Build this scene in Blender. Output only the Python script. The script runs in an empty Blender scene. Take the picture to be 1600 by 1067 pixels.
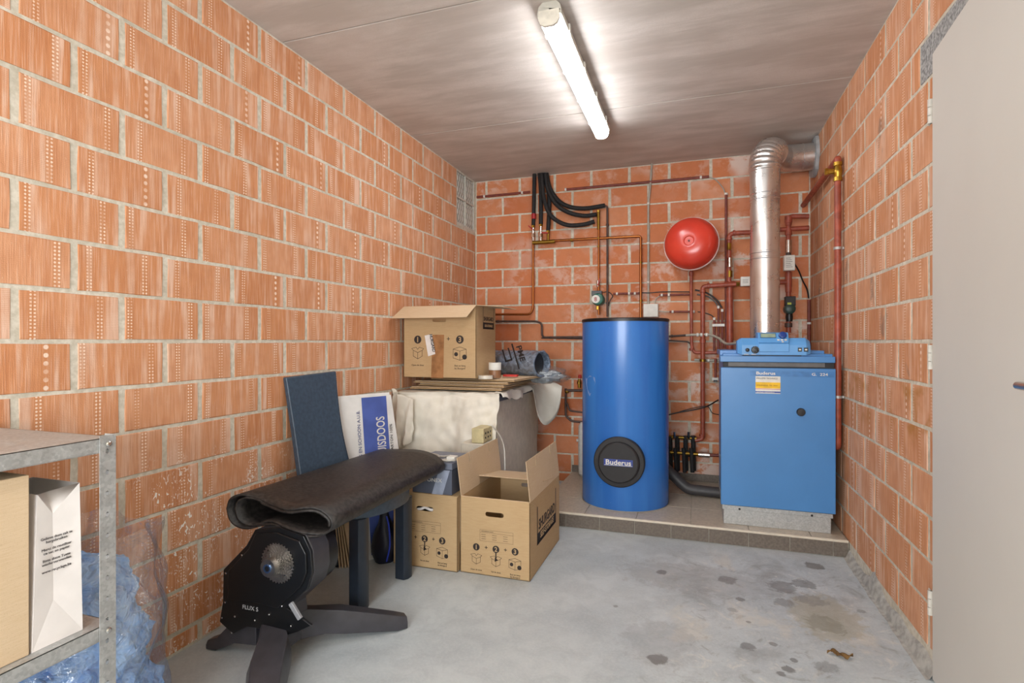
import bpy, math, random
from mathutils import Vector, Matrix, noise
from mathutils.geometry import tessellate_polygon
random.seed(7)
PI = math.pi
SC = bpy.context.scene
COL = SC.collection
# ------------------------------------------------------------------ camera, world, exposure
F = 855.0; YAW = math.atan(288/855); CH = 1.144
HZ = 2.516          # ceiling height
XL, XR, YB = -1.80, 0.766, 4.365
YF = -1.7           # wall behind the camera
cd = bpy.data.cameras.new('camera'); cam = bpy.data.objects.new('camera', cd); COL.objects.link(cam)
cd.sensor_width = 36; cd.lens = 36*F/1600; cd.clip_start = .02
cam.location = (0, 0, CH); cam.rotation_euler = (PI/2, 0, YAW)
SC.camera = cam
w = bpy.data.worlds.new('world'); SC.world = w; w.use_nodes = True
w.node_tree.nodes['Background'].inputs[0].default_value = (.75, .85, 1, 1)
w.node_tree.nodes['Background'].inputs[1].default_value = .6
SC.view_settings.view_transform = 'Standard'; SC.view_settings.look = 'None'
SC.view_settings.gamma = 1; SC.view_settings.use_curve_mapping = False
SC.view_settings.exposure = 0.85
TUBE = 19.0         # radiance of the fluorescent tubes
FILL = 88.0        # added unseen fill light behind the camera, watts

def ray(u, v):
    k = u-800
    return Vector((-F*math.sin(YAW)+k*math.cos(YAW), F*math.cos(YAW)+k*math.sin(YAW), 533.5-v))
def aty(u, v, y): r = ray(u, v); s = y/r.y; return Vector((r.x*s, y, CH+r.z*s))
def atx(u, v, x): r = ray(u, v); s = x/r.x; return Vector((x, r.y*s, CH+r.z*s))
def atz(u, v, z): r = ray(u, v); s = (z-CH)/r.z; return Vector((r.x*s, r.y*s, z))
def bk(u, v, off=.045): return aty(u, v, YB-off)

# ------------------------------------------------------------------ materials
def lin(c):
    if isinstance(c, str): c = [int(c[i:i+2], 16)/255 for i in (0, 2, 4)]
    return tuple((x/12.92 if x <= .04045 else ((x+.055)/1.055)**2.4) for x in c)+(1,)
class NT:
    def __init__(s, name):
        s.m = bpy.data.materials.new(name); s.m.use_nodes = True; s.t = s.m.node_tree; s.t.nodes.clear()
        s.out = s.n('ShaderNodeOutputMaterial'); s.b = s.n('ShaderNodeBsdfPrincipled'); s.l(s.b.outputs[0], s.out.inputs[0])
    def n(s, t, **k):
        x = s.t.nodes.new(t)
        for a, b in k.items(): setattr(x, a, b)
        return x
    def l(s, a, b): s.t.links.new(a, b)
    def put(s, v, sock):
        if isinstance(v, bpy.types.NodeSocket): s.l(v, sock)
        elif v is not None: sock.default_value = v
    def M(s, op, a, b=None, c=None, clamp=False):
        x = s.n('ShaderNodeMath', operation=op, use_clamp=clamp)
        for i, q in enumerate((a, b, c)): 
            if q is not None: s.put(q, x.inputs[i])
        return x.outputs[0]
    def mix(s, f, a, b, blend='MIX'):
        x = s.n('ShaderNodeMix', data_type='RGBA', blend_type=blend)
        s.put(f, x.inputs[0]); s.put(a, x.inputs[6]); s.put(b, x.inputs[7]); return x.outputs[2]
    def noise(s, vec, scale, detail=3, rough=.5, dist=0, dims='3D'):
        x = s.n('ShaderNodeTexNoise', noise_dimensions=dims)
        if vec is not None: s.l(vec, x.inputs['Vector'])
        x.inputs['Scale'].default_value = scale; x.inputs['Detail'].default_value = detail
        x.inputs['Roughness'].default_value = rough; x.inputs['Distortion'].default_value = dist
        return x.outputs['Fac']
    def smooth(s, v, a, b, lo=0, hi=1):
        x = s.n('ShaderNodeMapRange', interpolation_type='SMOOTHSTEP')
        s.put(v, x.inputs[0]); x.inputs[1].default_value = a; x.inputs[2].default_value = b
        x.inputs[3].default_value = lo; x.inputs[4].default_value = hi; return x.outputs[0]
    def coord(s, k='Object'): return s.n('ShaderNodeTexCoord').outputs[k]
    def pos(s): return s.n('ShaderNodeNewGeometry').outputs['Position']
    def sep(s, v): x = s.n('ShaderNodeSeparateXYZ'); s.l(v, x.inputs[0]); return x.outputs
    def comb(s, a=0, b=0, c=0):
        x = s.n('ShaderNodeCombineXYZ'); s.put(a, x.inputs[0]); s.put(b, x.inputs[1]); s.put(c, x.inputs[2]); return x.outputs[0]
    def mapp(s, v, sc=(1, 1, 1), loc=(0, 0, 0)):
        x = s.n('ShaderNodeMapping'); s.l(v, x.inputs[0]); x.inputs['Scale'].default_value = sc; x.inputs['Location'].default_value = loc; return x.outputs[0]
    def bump(s, h, st=.3, d=.002):
        x = s.n('ShaderNodeBump'); s.l(h, x.inputs['Height']); x.inputs['Strength'].default_value = st; x.inputs['Distance'].default_value = d
        s.l(x.outputs[0], s.b.inputs['Normal'])
    def base(s, c, rough=.6, metal=0, spec=.5):
        s.put(c, s.b.inputs['Base Color']); s.put(rough, s.b.inputs['Roughness']); s.put(metal, s.b.inputs['Metallic'])
        s.b.inputs['Specular IOR Level'].default_value = spec; return s.m
CACHE = {}
def pl(name, c, rough=.5, metal=0, var=.06, scale=30, bump=0, spec=.5):
    """plain surface with faint procedural mottling"""
    if name in CACHE: return CACHE[name]
    t = NT(name); c = lin(c) if isinstance(c, str) else c
    co = t.coord(); f = t.noise(co, scale, 4)
    d = tuple(x*(1-var*2.2) for x in c[:3])+(1,); e = tuple(min(1, x*(1+var*1.5)) for x in c[:3])+(1,)
    t.base(t.mix(t.smooth(f, .3, .7), d, e), rough, metal, spec)
    if bump: t.bump(t.noise(co, scale*6, 3), bump, .001)
    CACHE[name] = t.m; return t.m

def brick_mat(name, combed):
    t = NT(name); co = t.coord(); X, Y, Z = t.sep(co)
    rnd = t.n('ShaderNodeObjectInfo').outputs['Random']; P = t.pos(); PX, PY, PZ = t.sep(P)
    r2 = t.M('FRACT', t.M('MULTIPLY', rnd, 37.7)); r3 = t.M('FRACT', t.M('MULTIPLY', rnd, 113.3))
    if combed:
        a, b = lin('cb8b5f'), lin('d49c77')
        basec = t.mix(rnd, a, b)
        basec = t.mix(t.M('MULTIPLY', t.smooth(r2, .7, 1), .45), basec, lin('bd7a4e'))
    else:
        basec = t.mix(rnd, lin('c6774e'), lin('d08b64'))
        basec = t.mix(t.M('MULTIPLY', t.smooth(r2, .6, 1), .6), basec, lin('b96a45'))
    mott = t.noise(P, 14, 5, .6)
    basec = t.mix(t.smooth(mott, .35, .75, 0, .3), basec, lin('b0704a'))
    h = t.noise(P, 260, 3)
    if combed:
        vX = t.M('ADD', X, t.M('MULTIPLY', rnd, 9))
        band = t.noise(t.comb(vX, t.M('MULTIPLY', Z, .06), rnd), 30, 1, .5)
        pale = t.smooth(band, .5, .64)
        edge = t.smooth(t.M('ABSOLUTE', X), .05, .1)
        pale = t.M('MULTIPLY', pale, t.M('ADD', .6, t.M('MULTIPLY', edge, .35)))
        pale = t.M('MULTIPLY', pale, t.smooth(t.noise(P, 9, 4), .3, .62, .35, 1))
        basec = t.mix(pale, basec, lin('dfbaa2'))
        deep = t.smooth(band, .4, .3); basec = t.mix(t.M('MULTIPLY', deep, .4), basec, lin('b9754a'))
        fine = t.noise(t.comb(vX, t.M('MULTIPLY', Z, .03), rnd), 330, 1, .5)
        basec = t.mix(t.smooth(fine, .5, .7, 0, .34), basec, lin('e4c3ad'))
        basec = t.mix(t.smooth(fine, .48, .3, 0, .25), basec, lin('a66c4a'))
        comb = t.M('SINE', t.M('MULTIPLY', Z, 2*PI/.0052))
        basec = t.mix(t.M('MULTIPLY', t.smooth(comb, 0, 1), t.smooth(t.noise(P, 7, 2), .42, .58, 0, .38)), basec, lin('b47c58'))
        # printed dot columns near both ends, one brick in four with a single column of larger dots
        big = t.M('GREATER_THAN', r3, .74)
        dots = None
        for sgn, mul in ((-1, 1.0), (1, 1.7)):
            x0 = t.M('ADD', sgn*.098, t.M('MULTIPLY', t.M('SUBTRACT', t.M('FRACT', t.M('MULTIPLY', rnd, 51*mul)), .5), .04))
            if sgn < 0: pit = t.M('ADD', .0115, t.M('MULTIPLY', big, .0125)); nc = t.M('SUBTRACT', 2, big)
            else: pit = .0105; nc = 2
            q = t.M('DIVIDE', t.M('SUBTRACT', X, x0), pit)
            inside = t.M('MULTIPLY', t.M('GREATER_THAN', q, 0), t.M('LESS_THAN', q, nc))
            fu = t.M('SUBTRACT', t.M('FRACT', q), .5)
            fv = t.M('SUBTRACT', t.M('FRACT', t.M('DIVIDE', Z, pit)), .5)
            dd = t.M('SQRT', t.M('ADD', t.M('MULTIPLY', fu, fu), t.M('MULTIPLY', fv, fv)))
            mk = t.M('MULTIPLY', t.smooth(dd, .34, .22), inside)
            zone = t.M('MULTIPLY', inside, .5)
            basec = t.mix(t.M('MULTIPLY', zone, .8), basec, lin('bd7c4c'))
            basec = t.mix(t.M('MULTIPLY', mk, t.smooth(t.noise(P, 11, 2), .35, .6, .35, .9)), basec, lin('efd6c2'))
        # white flecks low on the left wall
        reg = t.M('MULTIPLY', t.smooth(PZ, .78, .6), t.M('MULTIPLY', t.smooth(PY, 1.25, 1.45), t.smooth(PY, 2.2, 1.9)))
        reg = t.M('MULTIPLY', reg, t.M('LESS_THAN', PX, 0))
        fl = t.noise(t.mapp(P, (1, 1.3, .75)), 48, 2, .45, 2.2)
        gate = t.smooth(t.noise(P, 5.5, 2), .42, .52)
        basec = t.mix(t.M('MULTIPLY', t.M('MULTIPLY', t.smooth(fl, .615, .64), gate), reg), basec, lin('f2ece4'))
        # dark scorches and rust on the right wall
        rw = t.M('GREATER_THAN', PX, .5)
        sm = t.smooth(t.noise(t.mapp(P, (1, 1.2, 1), (0, 2, 5.3)), 4.6, 3, .6), .66, .75, 0, .5)
        basec = t.mix(t.M('MULTIPLY', sm, rw), basec, lin('6f6862'))
        rs = t.M('MULTIPLY', t.smooth(t.noise(P, 10, 3), .5, .7), t.M('MULTIPLY', t.smooth(PZ, .72, .82), t.smooth(PZ, 1.0, .95)))
        basec = t.mix(t.M('MULTIPLY', t.M('MULTIPLY', rs, rw), .7), basec, lin('a8702c'))
        h = t.M('ADD', t.M('MULTIPLY', fine, 1.3), h)
    else:
        ef = t.noise(t.mapp(P, (1, 1, 1.2)), 7, 6, .68, .3)
        amt = t.smooth(t.noise(P, 2.2, 3), .42, .6, .1, 1)
        right = t.smooth(PX, -.6, .2, .5, 1)
        ef = t.M('MULTIPLY', t.smooth(ef, .44, .58), t.M('MULTIPLY', amt, right))
        basec = t.mix(t.M('MULTIPLY', ef, .85), basec, lin('dccbc0'))
        # soot-stained glaze low beside the manifold
    sp = t.noise(P, 130, 2); basec = t.mix(t.smooth(sp, .72, .78, 0, .35), basec, lin('eed9c4'))
    t.base(basec, .85, spec=.25); t.bump(h, .35, .0015)
    return t.m
BR_C = brick_mat('combed_brick', True); BR_S = brick_mat('smooth_brick', False)
def mortar_mat():
    t = NT('mortar'); P = t.pos(); f = t.noise(P, 40, 5, .65); g = t.noise(P, 5, 3)
    c = t.mix(t.smooth(f, .3, .7), lin('bcb4a2'), lin('d9d2c3'))
    c = t.mix(t.smooth(g, .45, .7, 0, .35), c, lin('a39a86'))
    t.base(c, .95, spec=.15); t.bump(f, .6, .003); return t.m
MORT = mortar_mat()
def concrete_floor():
    t = NT('floor_concrete'); P = t.pos(); PX, PY, PZ = t.sep(P)
    n1 = t.noise(P, 1.6, 6, .6, .4); n2 = t.noise(P, 9, 6, .65, .8); n3 = t.noise(P, 90, 4, .7)
    c = t.mix(t.smooth(n1, .35, .65), lin('adb5b8'), lin('c3c9ca'))
    c = t.mix(t.smooth(n2, .35, .75, 0, .42), c, lin('9fa3a7'))
    c = t.mix(t.smooth(n3, .4, .7, 0, .22), c, lin('dcdddb'))
    # scuffed and stained zone before the plinth
    rg = t.M('MULTIPLY', t.smooth(PX, -.35, .05), t.M('MULTIPLY', t.smooth(PY, 3.3, 3.0), t.smooth(PY, 1.5, 1.9)))
    big = t.noise(t.mapp(P, (1, .8, 1), (3, 1, 0)), 3.3, 7, .62, .5)
    c = t.mix(t.M('MULTIPLY', t.smooth(big, .5, .68), t.M('MULTIPLY', rg, .5)), c, lin('84817d'))
    sw = t.noise(P, 7, 8, .72, 2.2); c = t.mix(t.M('MULTIPLY', t.smooth(sw, .53, .66), t.M('MULTIPLY', rg, .55)), c, lin('8a8883')); c = t.mix(t.M('MULTIPLY', t.smooth(sw, .44, .34), t.M('MULTIPLY', rg, .5)), c, lin('dad6cc'))
    c = t.mix(t.M('MULTIPLY', t.smooth(big, .46, .36), t.M('MULTIPLY', rg, .5)), c, lin('cfc9bc'))
    d = t.noise(P, 22, 5, .7, .6); wob = t.M('MULTIPLY', t.M('SUBTRACT', d, .5), 1.9)
    def spot(c, u, v, ru, amt, col, asp=1.0):
        q = atz(u, v, 0); sc = q.length/F; r = ru*sc
        a = t.M('DIVIDE', t.M('SUBTRACT', PX, q.x), r*asp); b = t.M('DIVIDE', t.M('SUBTRACT', PY, q.y), r/asp)
        e = t.M('ADD', t.M('SQRT', t.M('ADD', t.M('MULTIPLY', a, a), t.M('MULTIPLY', b, b))), wob)
        return t.mix(t.smooth(e, 1.1, .8, 0, amt), c, col)
    gr = lin('6e6b67'); dk = lin('5d5b59')
    c = spot(c, 1290, 965, 55, .6, lin('a9a38f'), .8); c = spot(c, 1290, 975, 26, .45, lin('7d7a68'))
    for u, v, r, a in ((1029, 1030, 15, .8), (1034, 894, 8, .75), (1137, 906, 13, .7), (1272, 884, 12, .75), (1222, 917, 20, .6), (1255, 912, 15, .6),
                       (1156, 936, 7, .7), (1268, 938, 18, .4), (1225, 942, 14, .5), (1168, 1010, 11, .65), (1209, 1006, 6, .65), (1232, 1046, 10, .75), (1220, 1052, 7, .7),
                       (1346, 955, 6, .5), (1144, 953, 7, .4), (1240, 1031, 5, .7), (1290, 1042, 14, .45), (962, 947, 4, .6), (1170, 972, 4, .6)):
        c = spot(c, u, v, r, a, gr)
    c = spot(c, 1095, 905, 80, .3, lin('8a8684'), 1.5); c = spot(c, 1030, 1000, 60, .25, lin('8b8a8b'))
    ru = t.smooth(n2, .4, .6, .42, .62)
    t.base(c, ru, spec=.35); t.bump(t.M('ADD', n3, n2), .18, .003); return t.m
def concrete_ceiling():
    t = NT('ceiling_concrete'); P = t.pos()
    a = t.noise(t.mapp(P, (.7, 3, 1)), 2.4, 6, .62, .15); b = t.noise(P, 2.2, 4, .6); g = t.noise(P, 120, 3, .7); st = t.noise(t.mapp(P, (1.2, 26, 1)), 3, 4, .6)
    c = t.mix(t.smooth(a, .35, .66), lin('b9b2ab'), lin('d2cbc5'))
    c = t.mix(t.smooth(b, .4, .7, 0, .45), c, lin('b8aca3'))
    c = t.mix(t.smooth(st, .6, .74, 0, .28), c, lin('9a928b'))
    c = t.mix(t.smooth(g, .35, .7, 0, .3), c, lin('bdb2a6'))
    t.base(c, .7, spec=.3); t.bump(t.M('ADD', t.M('MULTIPLY', g, .5), a), .25, .002); return t.m
CARD = None
def card_mat(name, c1, c2):
    t = NT(name); co = t.coord(); f = t.noise(t.mapp(co, (1, 1, 18)), 26, 3); g = t.noise(co, 5, 3); s = t.noise(co, 400, 2)
    c = t.mix(t.smooth(f, .3, .7, 0, .5), lin(c1), lin(c2)); c = t.mix(t.smooth(g, .4, .7, 0, .25), c, lin(c2))
    c = t.mix(t.smooth(s, .55, .75, 0, .2), c, lin('8f714c')); t.base(c, .8, spec=.2); t.bump(f, .15, .001); return t.m
CARD = card_mat('cardboard', 'b99a72', 'c6aa83'); CARDL = card_mat('cardboard_inside', 'cbb18f', 'd8c1a3')
INK = pl('black_print', '2b2220', .7, var=.02)
def metal(name, c, rough, bs=0.15, spangle=0, scale=40, mt=1, dk=.82):
    t = NT(name); co = t.coord()
    f = t.noise(co, scale, 4, .6)
    cc = t.mix(t.smooth(f, .3, .7), tuple(x*dk for x in lin(c)[:3])+(1,), lin(c))
    if spangle:
        v = t.n('ShaderNodeTexVoronoi'); t.l(co, v.inputs['Vector']); v.inputs['Scale'].default_value = spangle
        bw = t.n('ShaderNodeSeparateColor'); t.l(v.outputs['Color'], bw.inputs[0])
        cc = t.mix(t.M('MULTIPLY', bw.outputs[0], .45), cc, lin('8d8d8c'))
    t.base(cc, t.smooth(f, .3, .7, rough*.8, rough*1.25), mt); t.bump(f, bs, .001); return t.m
GALV = metal('galvanised_steel', 'c6c7c5', .5, .1, 160, mt=.6)
ALU = metal('aluminium_flue', 'dedcda', .3, .05, 0, 9, mt=.9, dk=.93)
CHROME = metal('chrome', 'd8d6d2', .2); BRASS = metal('brass', 'b9953f', .35); COPPER = metal('copper', 'a9693a', .36)
SOLD = metal('tarnished_brass', '9a7a35', .45)
RED = pl('red_oxide_paint', '9a4a36', .42, var=.12, scale=25)
RED2 = pl('dark_red_paint', '7a3a30', .5, var=.1)
VESS = pl('vessel_red_paint', 'd0402f', .22, var=.04, scale=6)
BLKRUB = pl('black_foam_rubber', '1d1c1d', .75, var=.15, scale=60, bump=.2)
BLKP = pl('black_plastic', '151517', .38, var=.05)
BLKD = pl('matte_black_plastic', '242223', .6, var=.05)
WHP = pl('white_plastic', 'dcdad2', .5, var=.03)
GRYP = pl('grey_conduit', 'a9a498', .5, var=.05)
DARKP = pl('dark_steel_pipe', '4d3a33', .5, var=.15)
BLU = pl('blue_enamel', '4983be', .33, var=.025, scale=3)
def tank_mat():
    t = NT('tank_blue_film'); co = t.coord(); f = t.noise(t.mapp(co, (1, 1, .12)), 8, 3); s = t.noise(co, 60, 2)
    c = t.mix(t.smooth(f, .3, .7), lin('2e6cbd'), lin('3a7bc9')); c = t.mix(t.smooth(s, .74, .78, 0, .5), c, lin('7fa3cc'))
    t.base(c, .24); t.bump(t.noise(t.mapp(co, (3, 3, .4)), 4, 2), .12, .01); return t.m
TANKM = tank_mat()
PANB = pl('control_panel_blue', '5c9bd6', .38, var=.03, scale=8)
NAVYL = pl('navy_leg', '232c38', .35, var=.05)
NAVY = pl('navy_leather', '3b4b5b', .38, var=.08, scale=60, bump=.12)
TAUPE = pl('taupe_tile', '6d6359', .5, var=.09, scale=90)
TILE = pl('beige_tile', 'b9ad9c', .38, var=.06, scale=60)
CREAM = pl('cream_laminate', 'cbc3b3', .5, var=.04)
PAPER = pl('white_paper', 'e6e0dc', .75, var=.03, scale=12)
WCARD = pl('white_cardboard', 'dedcd8', .65, var=.04, scale=8)
BCARD = pl('blue_print', '4a5ea6', .6, var=.06, scale=10)
MAT_ = pl('rubber_mat_black', '2a2624', .47, var=.35, scale=75, bump=1.0)
def cloth_mat():
    t = NT('cream_cotton'); co = t.coord(); f = t.noise(co, 14, 4); g = t.noise(co, 300, 2)
    t.base(t.mix(t.smooth(f, .3, .7), lin('dfd9cb'), lin('e8e3d7')), .9, spec=.15); t.bump(t.M('ADD', t.M('MULTIPLY', f, .3), t.M('MULTIPLY', g, .1)), .3, .004); return t.m
CLOTH = cloth_mat()
def film_mat(name, tint, amt, milky):
    t = NT(name); co = t.coord(); n = t.noise(co, 13, 4, .6, 1.5)
    tr = t.n('ShaderNodeBsdfTransparent'); tr.inputs[0].default_value = tint
    gl = t.n('ShaderNodeBsdfGlossy'); gl.inputs['Roughness'].default_value = .12
    df = t.n('ShaderNodeBsdfDiffuse'); df.inputs[0].default_value = (.85, .85, .87, 1)
    bp = t.n('ShaderNodeBump'); bp.inputs['Strength'].default_value = 1; bp.inputs['Distance'].default_value = .016
    t.l(n, bp.inputs['Height']); t.l(bp.outputs[0], gl.inputs['Normal'])
    m1 = t.n('ShaderNodeMixShader'); m1.inputs[0].default_value = milky; t.l(tr.outputs[0], m1.inputs[1]); t.l(df.outputs[0], m1.inputs[2])
    lw = t.n('ShaderNodeLayerWeight'); lw.inputs[0].default_value = .35; t.l(bp.outputs[0], lw.inputs['Normal'])
    m2 = t.n('ShaderNodeMixShader'); t.l(t.M('ADD', t.M('MULTIPLY', lw.outputs['Fresnel'], .3), amt), m2.inputs[0]); t.l(m1.outputs[0], m2.inputs[1]); t.l(gl.outputs[0], m2.inputs[2])
    t.l(m2.outputs[0], t.out.inputs[0]); return t.m
FILM = film_mat('clear_plastic_film', (.99, .985, .99, 1), .10, .05)
def emit(name, c, s):
    t = NT(name); e = t.n('ShaderNodeEmission'); e.inputs[0].default_value = c; e.inputs[1].default_value = s; t.l(e.outputs[0], t.out.inputs[0]); return t.m

# ------------------------------------------------------------------ geometry helpers
def frame(o, ax, ay):
    ax = Vector(ax).normalized(); ay = Vector(ay).normalized(); az = ax.cross(ay)
    m = Matrix((ax, ay, az)).transposed().to_4x4(); m.translation = Vector(o); return m
def align(p, d):       # matrix with local z along d
    m = Vector(d).to_track_quat('Z', 'Y').to_matrix().to_4x4(); m.translation = Vector(p); return m
class MB:
    def __init__(s): s.v = []; s.f = []
    def add(s, vs, fs, M=None):
        b = len(s.v); s.v += [(M @ Vector(v) if M else Vector(v)) for v in vs]; s.f += [[b+i for i in f] for f in fs]; return s
    def box(s, a, b, M=None):   # min corner, max corner
        x0, y0, z0 = a; x1, y1, z1 = b
        return s.add([(x0, y0, z0), (x1, y0, z0), (x1, y1, z0), (x0, y1, z0), (x0, y0, z1), (x1, y0, z1), (x1, y1, z1), (x0, y1, z1)],
                     [(0, 3, 2, 1), (4, 5, 6, 7), (0, 1, 5, 4), (1, 2, 6, 5), (2, 3, 7, 6), (3, 0, 4, 7)], M)
    def plate(s, outer, holes, t, M):     # polygon (with holes) in local xy extruded along +z by t
        loops = [outer]+holes; flat = [p for l in loops for p in l]
        tri = tessellate_polygon([[Vector((p[0], p[1], 0)) for p in l] for l in loops]); n = len(flat)
        def up(a): 
            p, q, r = [flat[i] for i in a]; return (q[0]-p[0])*(r[1]-p[1])-(q[1]-p[1])*(r[0]-p[0]) > 0
        fs = []
        for a in tri:
            a = list(a); a = a if up(a) else a[::-1]
            fs.append([i+n for i in a]); fs.append(a[::-1])
        o = 0
        for k, l in enumerate(loops):
            ar = sum(l[i][0]*l[(i+1) % len(l)][1]-l[(i+1) % len(l)][0]*l[i][1] for i in range(len(l)))
            for i in range(len(l)):
                a, b = o+i, o+(i+1) % len(l); q = [a, b, b+n, a+n]
                if (ar < 0) != (k > 0): q = q[::-1]
                fs.append(q)
            o += len(l)
        return s.add([(p[0], p[1], 0) for p in flat]+[(p[0], p[1], t) for p in flat], fs, M)
    def lathe(s, prof, n=24, M=None, cap=True):
        vs = []; fs = []
        for r, z in prof:
            for k in range(n): vs.append((r*math.cos(2*PI*k/n), r*math.sin(2*PI*k/n), z))
        for j in range(len(prof)-1):
            for k in range(n): a = j*n+k; b = j*n+(k+1) % n; fs.append((a, b, b+n, a+n))
        if cap: fs.append(list(range(n))[::-1]); fs.append([(len(prof)-1)*n+k for k in range(n)])
        return s.add(vs, fs, M)
    def tube(s, pts, r, n=12, cap=True):
        pts = [Vector(p) for p in pts]; rr = r if isinstance(r, (list, tuple)) else [r]*len(pts)
        T = []
        for i in range(len(pts)):
            a = pts[max(i-1, 0)]; b = pts[min(i+1, len(pts)-1)]; T.append((b-a).normalized())
        N = T[0].orthogonal().normalized(); vs = []; fs = []
        for i, p in enumerate(pts):
            if i: N = (N-T[i]*N.dot(T[i])).normalized()
            B = T[i].cross(N)
            for k in range(n): a = 2*PI*k/n; vs.append(p+(N*math.cos(a)+B*math.sin(a))*rr[i])
        for j in range(len(pts)-1):
            for k in range(n): a = j*n+k; b = j*n+(k+1) % n; fs.append((a, b, b+n, a+n))
        if cap: fs.append(list(range(n))[::-1]); fs.append([(len(pts)-1)*n+k for k in range(n)])
        return s.add(vs, fs)
    def stroke(s, pts, wd, M, z=.0006):   # thin printed line, local xy
        for a, b in zip(pts[:-1], pts[1:]):
            a = Vector(a); b = Vector(b); d = (b-a).normalized(); q = Vector((-d.y, d.x))*wd/2; e = d*wd/2
            s.add([(*(a-q-e), z), (*(b-q+e), z), (*(b+q+e), z), (*(a+q-e), z)], [(0, 1, 2, 3)], M)
        return s
    def disc(s, c, r, M, z=.0006, n=20, sq=1): return s.add([(c[0]+r*math.cos(2*PI*k/n), c[1]+sq*r*math.sin(2*PI*k/n), z) for k in range(n)], [list(range(n))], M)
def bend(pts, rad, seg=5):      # polyline with filleted corners
    pts = [Vector(p) for p in pts]; out = [pts[0]]
    for a, b, c in zip(pts[:-2], pts[1:-1], pts[2:]):
        r = min(rad, (a-b).length*.48, (c-b).length*.48); p = b+(a-b).normalized()*r; q = b+(c-b).normalized()*r
        for i in range(seg+1): t = i/seg; out.append((p*(1-t)+b*t)*(1-t)+(b*(1-t)+q*t)*t)
    out.append(pts[-1]); return out
def spline(pts, seg=8):
    pts = [Vector(p) for p in pts]; P = [pts[0]*2-pts[1]]+pts+[pts[-1]*2-pts[-2]]; out = []
    for i in range(1, len(P)-2):
        for k in range(seg):
            t = k/seg; a, b, c, d = P[i-1:i+3]
            out.append(.5*((2*b)+(c-a)*t+(2*a-5*b+4*c-d)*t*t+(3*b-a-3*c+d)*t**3))
    out.append(pts[-1]); return out
def circ(cx, cy, r, n=12, sy=1): return [(cx+r*math.cos(2*PI*k/n), cy+r*sy*math.sin(2*PI*k/n)) for k in range(n)]
def slot(cx, cy, w, h, n=5):
    r = h/2; o = []
    for k in range(n+1): a = -PI/2+PI*k/n; o.append((cx+w/2-r+r*math.cos(a), cy+r*math.sin(a)))
    for k in range(n+1): a = PI/2+PI*k/n; o.append((cx-w/2+r+r*math.cos(a), cy+r*math.sin(a)))
    return o
def rect(x0, y0, x1, y1): return [(x0, y0), (x1, y0), (x1, y1), (x0, y1)]
def mkmesh(name, vs, fs, mat, ang=35):
    me = bpy.data.meshes.new(name); me.from_pydata([tuple(v) for v in vs], [], fs); me.materials.append(mat)
    me.polygons.foreach_set('use_smooth', [True]*len(me.polygons)); me.set_sharp_from_angle(angle=math.radians(ang)); me.update(); return me
def wloc(o):
    p = Vector((0, 0, 0))
    while o is not None: p = p+Vector(o.location); o = o.parent
    return p
def build(mb, name, mat, parent=None, world=False, bevel=0, ang=35, label=None, solid=0, sub=0, segs=2):
    off = wloc(parent) if (world and parent) else Vector((0, 0, 0))
    me = mkmesh(name, [v-off for v in mb.v], mb.f, mat, ang)
    o = bpy.data.objects.new(name, me); COL.objects.link(o); o.parent = parent
    if label: o['label'] = label
    if solid: m = o.modifiers.new('solidify', 'SOLIDIFY'); m.thickness = solid; m.offset = 0
    if sub: m = o.modifiers.new('sub', 'SUBSURF'); m.levels = sub; m.render_levels = sub
    if bevel: m = o.modifiers.new('bevel', 'BEVEL'); m.width = bevel; m.segments = segs; m.limit_method = 'ANGLE'; m.harden_normals = True
    return o
def tag(o, label, cat, group=None):
    o['label'] = label; o['category'] = cat
    if group: o['group'] = group
    return o
def thing(name, label, cat, loc=(0, 0, 0), rz=0, group=None):
    o = bpy.data.objects.new(name, None); COL.objects.link(o); o.empty_display_size = .05
    o.location = loc; o.rotation_euler = (0, 0, rz); return tag(o, label, cat, group)
def struct(o): o['kind'] = 'structure'; return o
def solo(mb, name, mat, label, cat, group=None, **k):   # a thing that is one mesh, origin moved to its base
    c = sum(mb.v, Vector())/len(mb.v); c.z = min(v.z for v in mb.v)
    mb.v = [v-c for v in mb.v]; o = build(mb, name, mat, **k); o.location = c; return tag(o, label, cat, group)
def text(s, size, M, mat, parent, world=False, sx=1, bold=0, align='LEFT', name='lettering', ext=.0004, lift=.0008):
    cu = bpy.data.curves.new('t', 'FONT'); cu.body = s; cu.size = size; cu.extrude = ext; cu.offset = bold*size; cu.align_x = align; cu.resolution_u = 3
    o = bpy.data.objects.new('t', cu); COL.objects.link(o)
    me = bpy.data.meshes.new_from_object(o); bpy.data.objects.remove(o)
    off = wloc(parent) if world else Vector((0, 0, 0))
    me.transform(Matrix.Translation(-off) @ M @ Matrix.Translation((0, 0, lift)) @ Matrix.Diagonal((sx, 1, 1, 1)))
    me.name = name; me.materials.clear(); me.materials.append(mat)
    o = bpy.data.objects.new(name, me); COL.objects.link(o); o.parent = parent; return o

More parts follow.
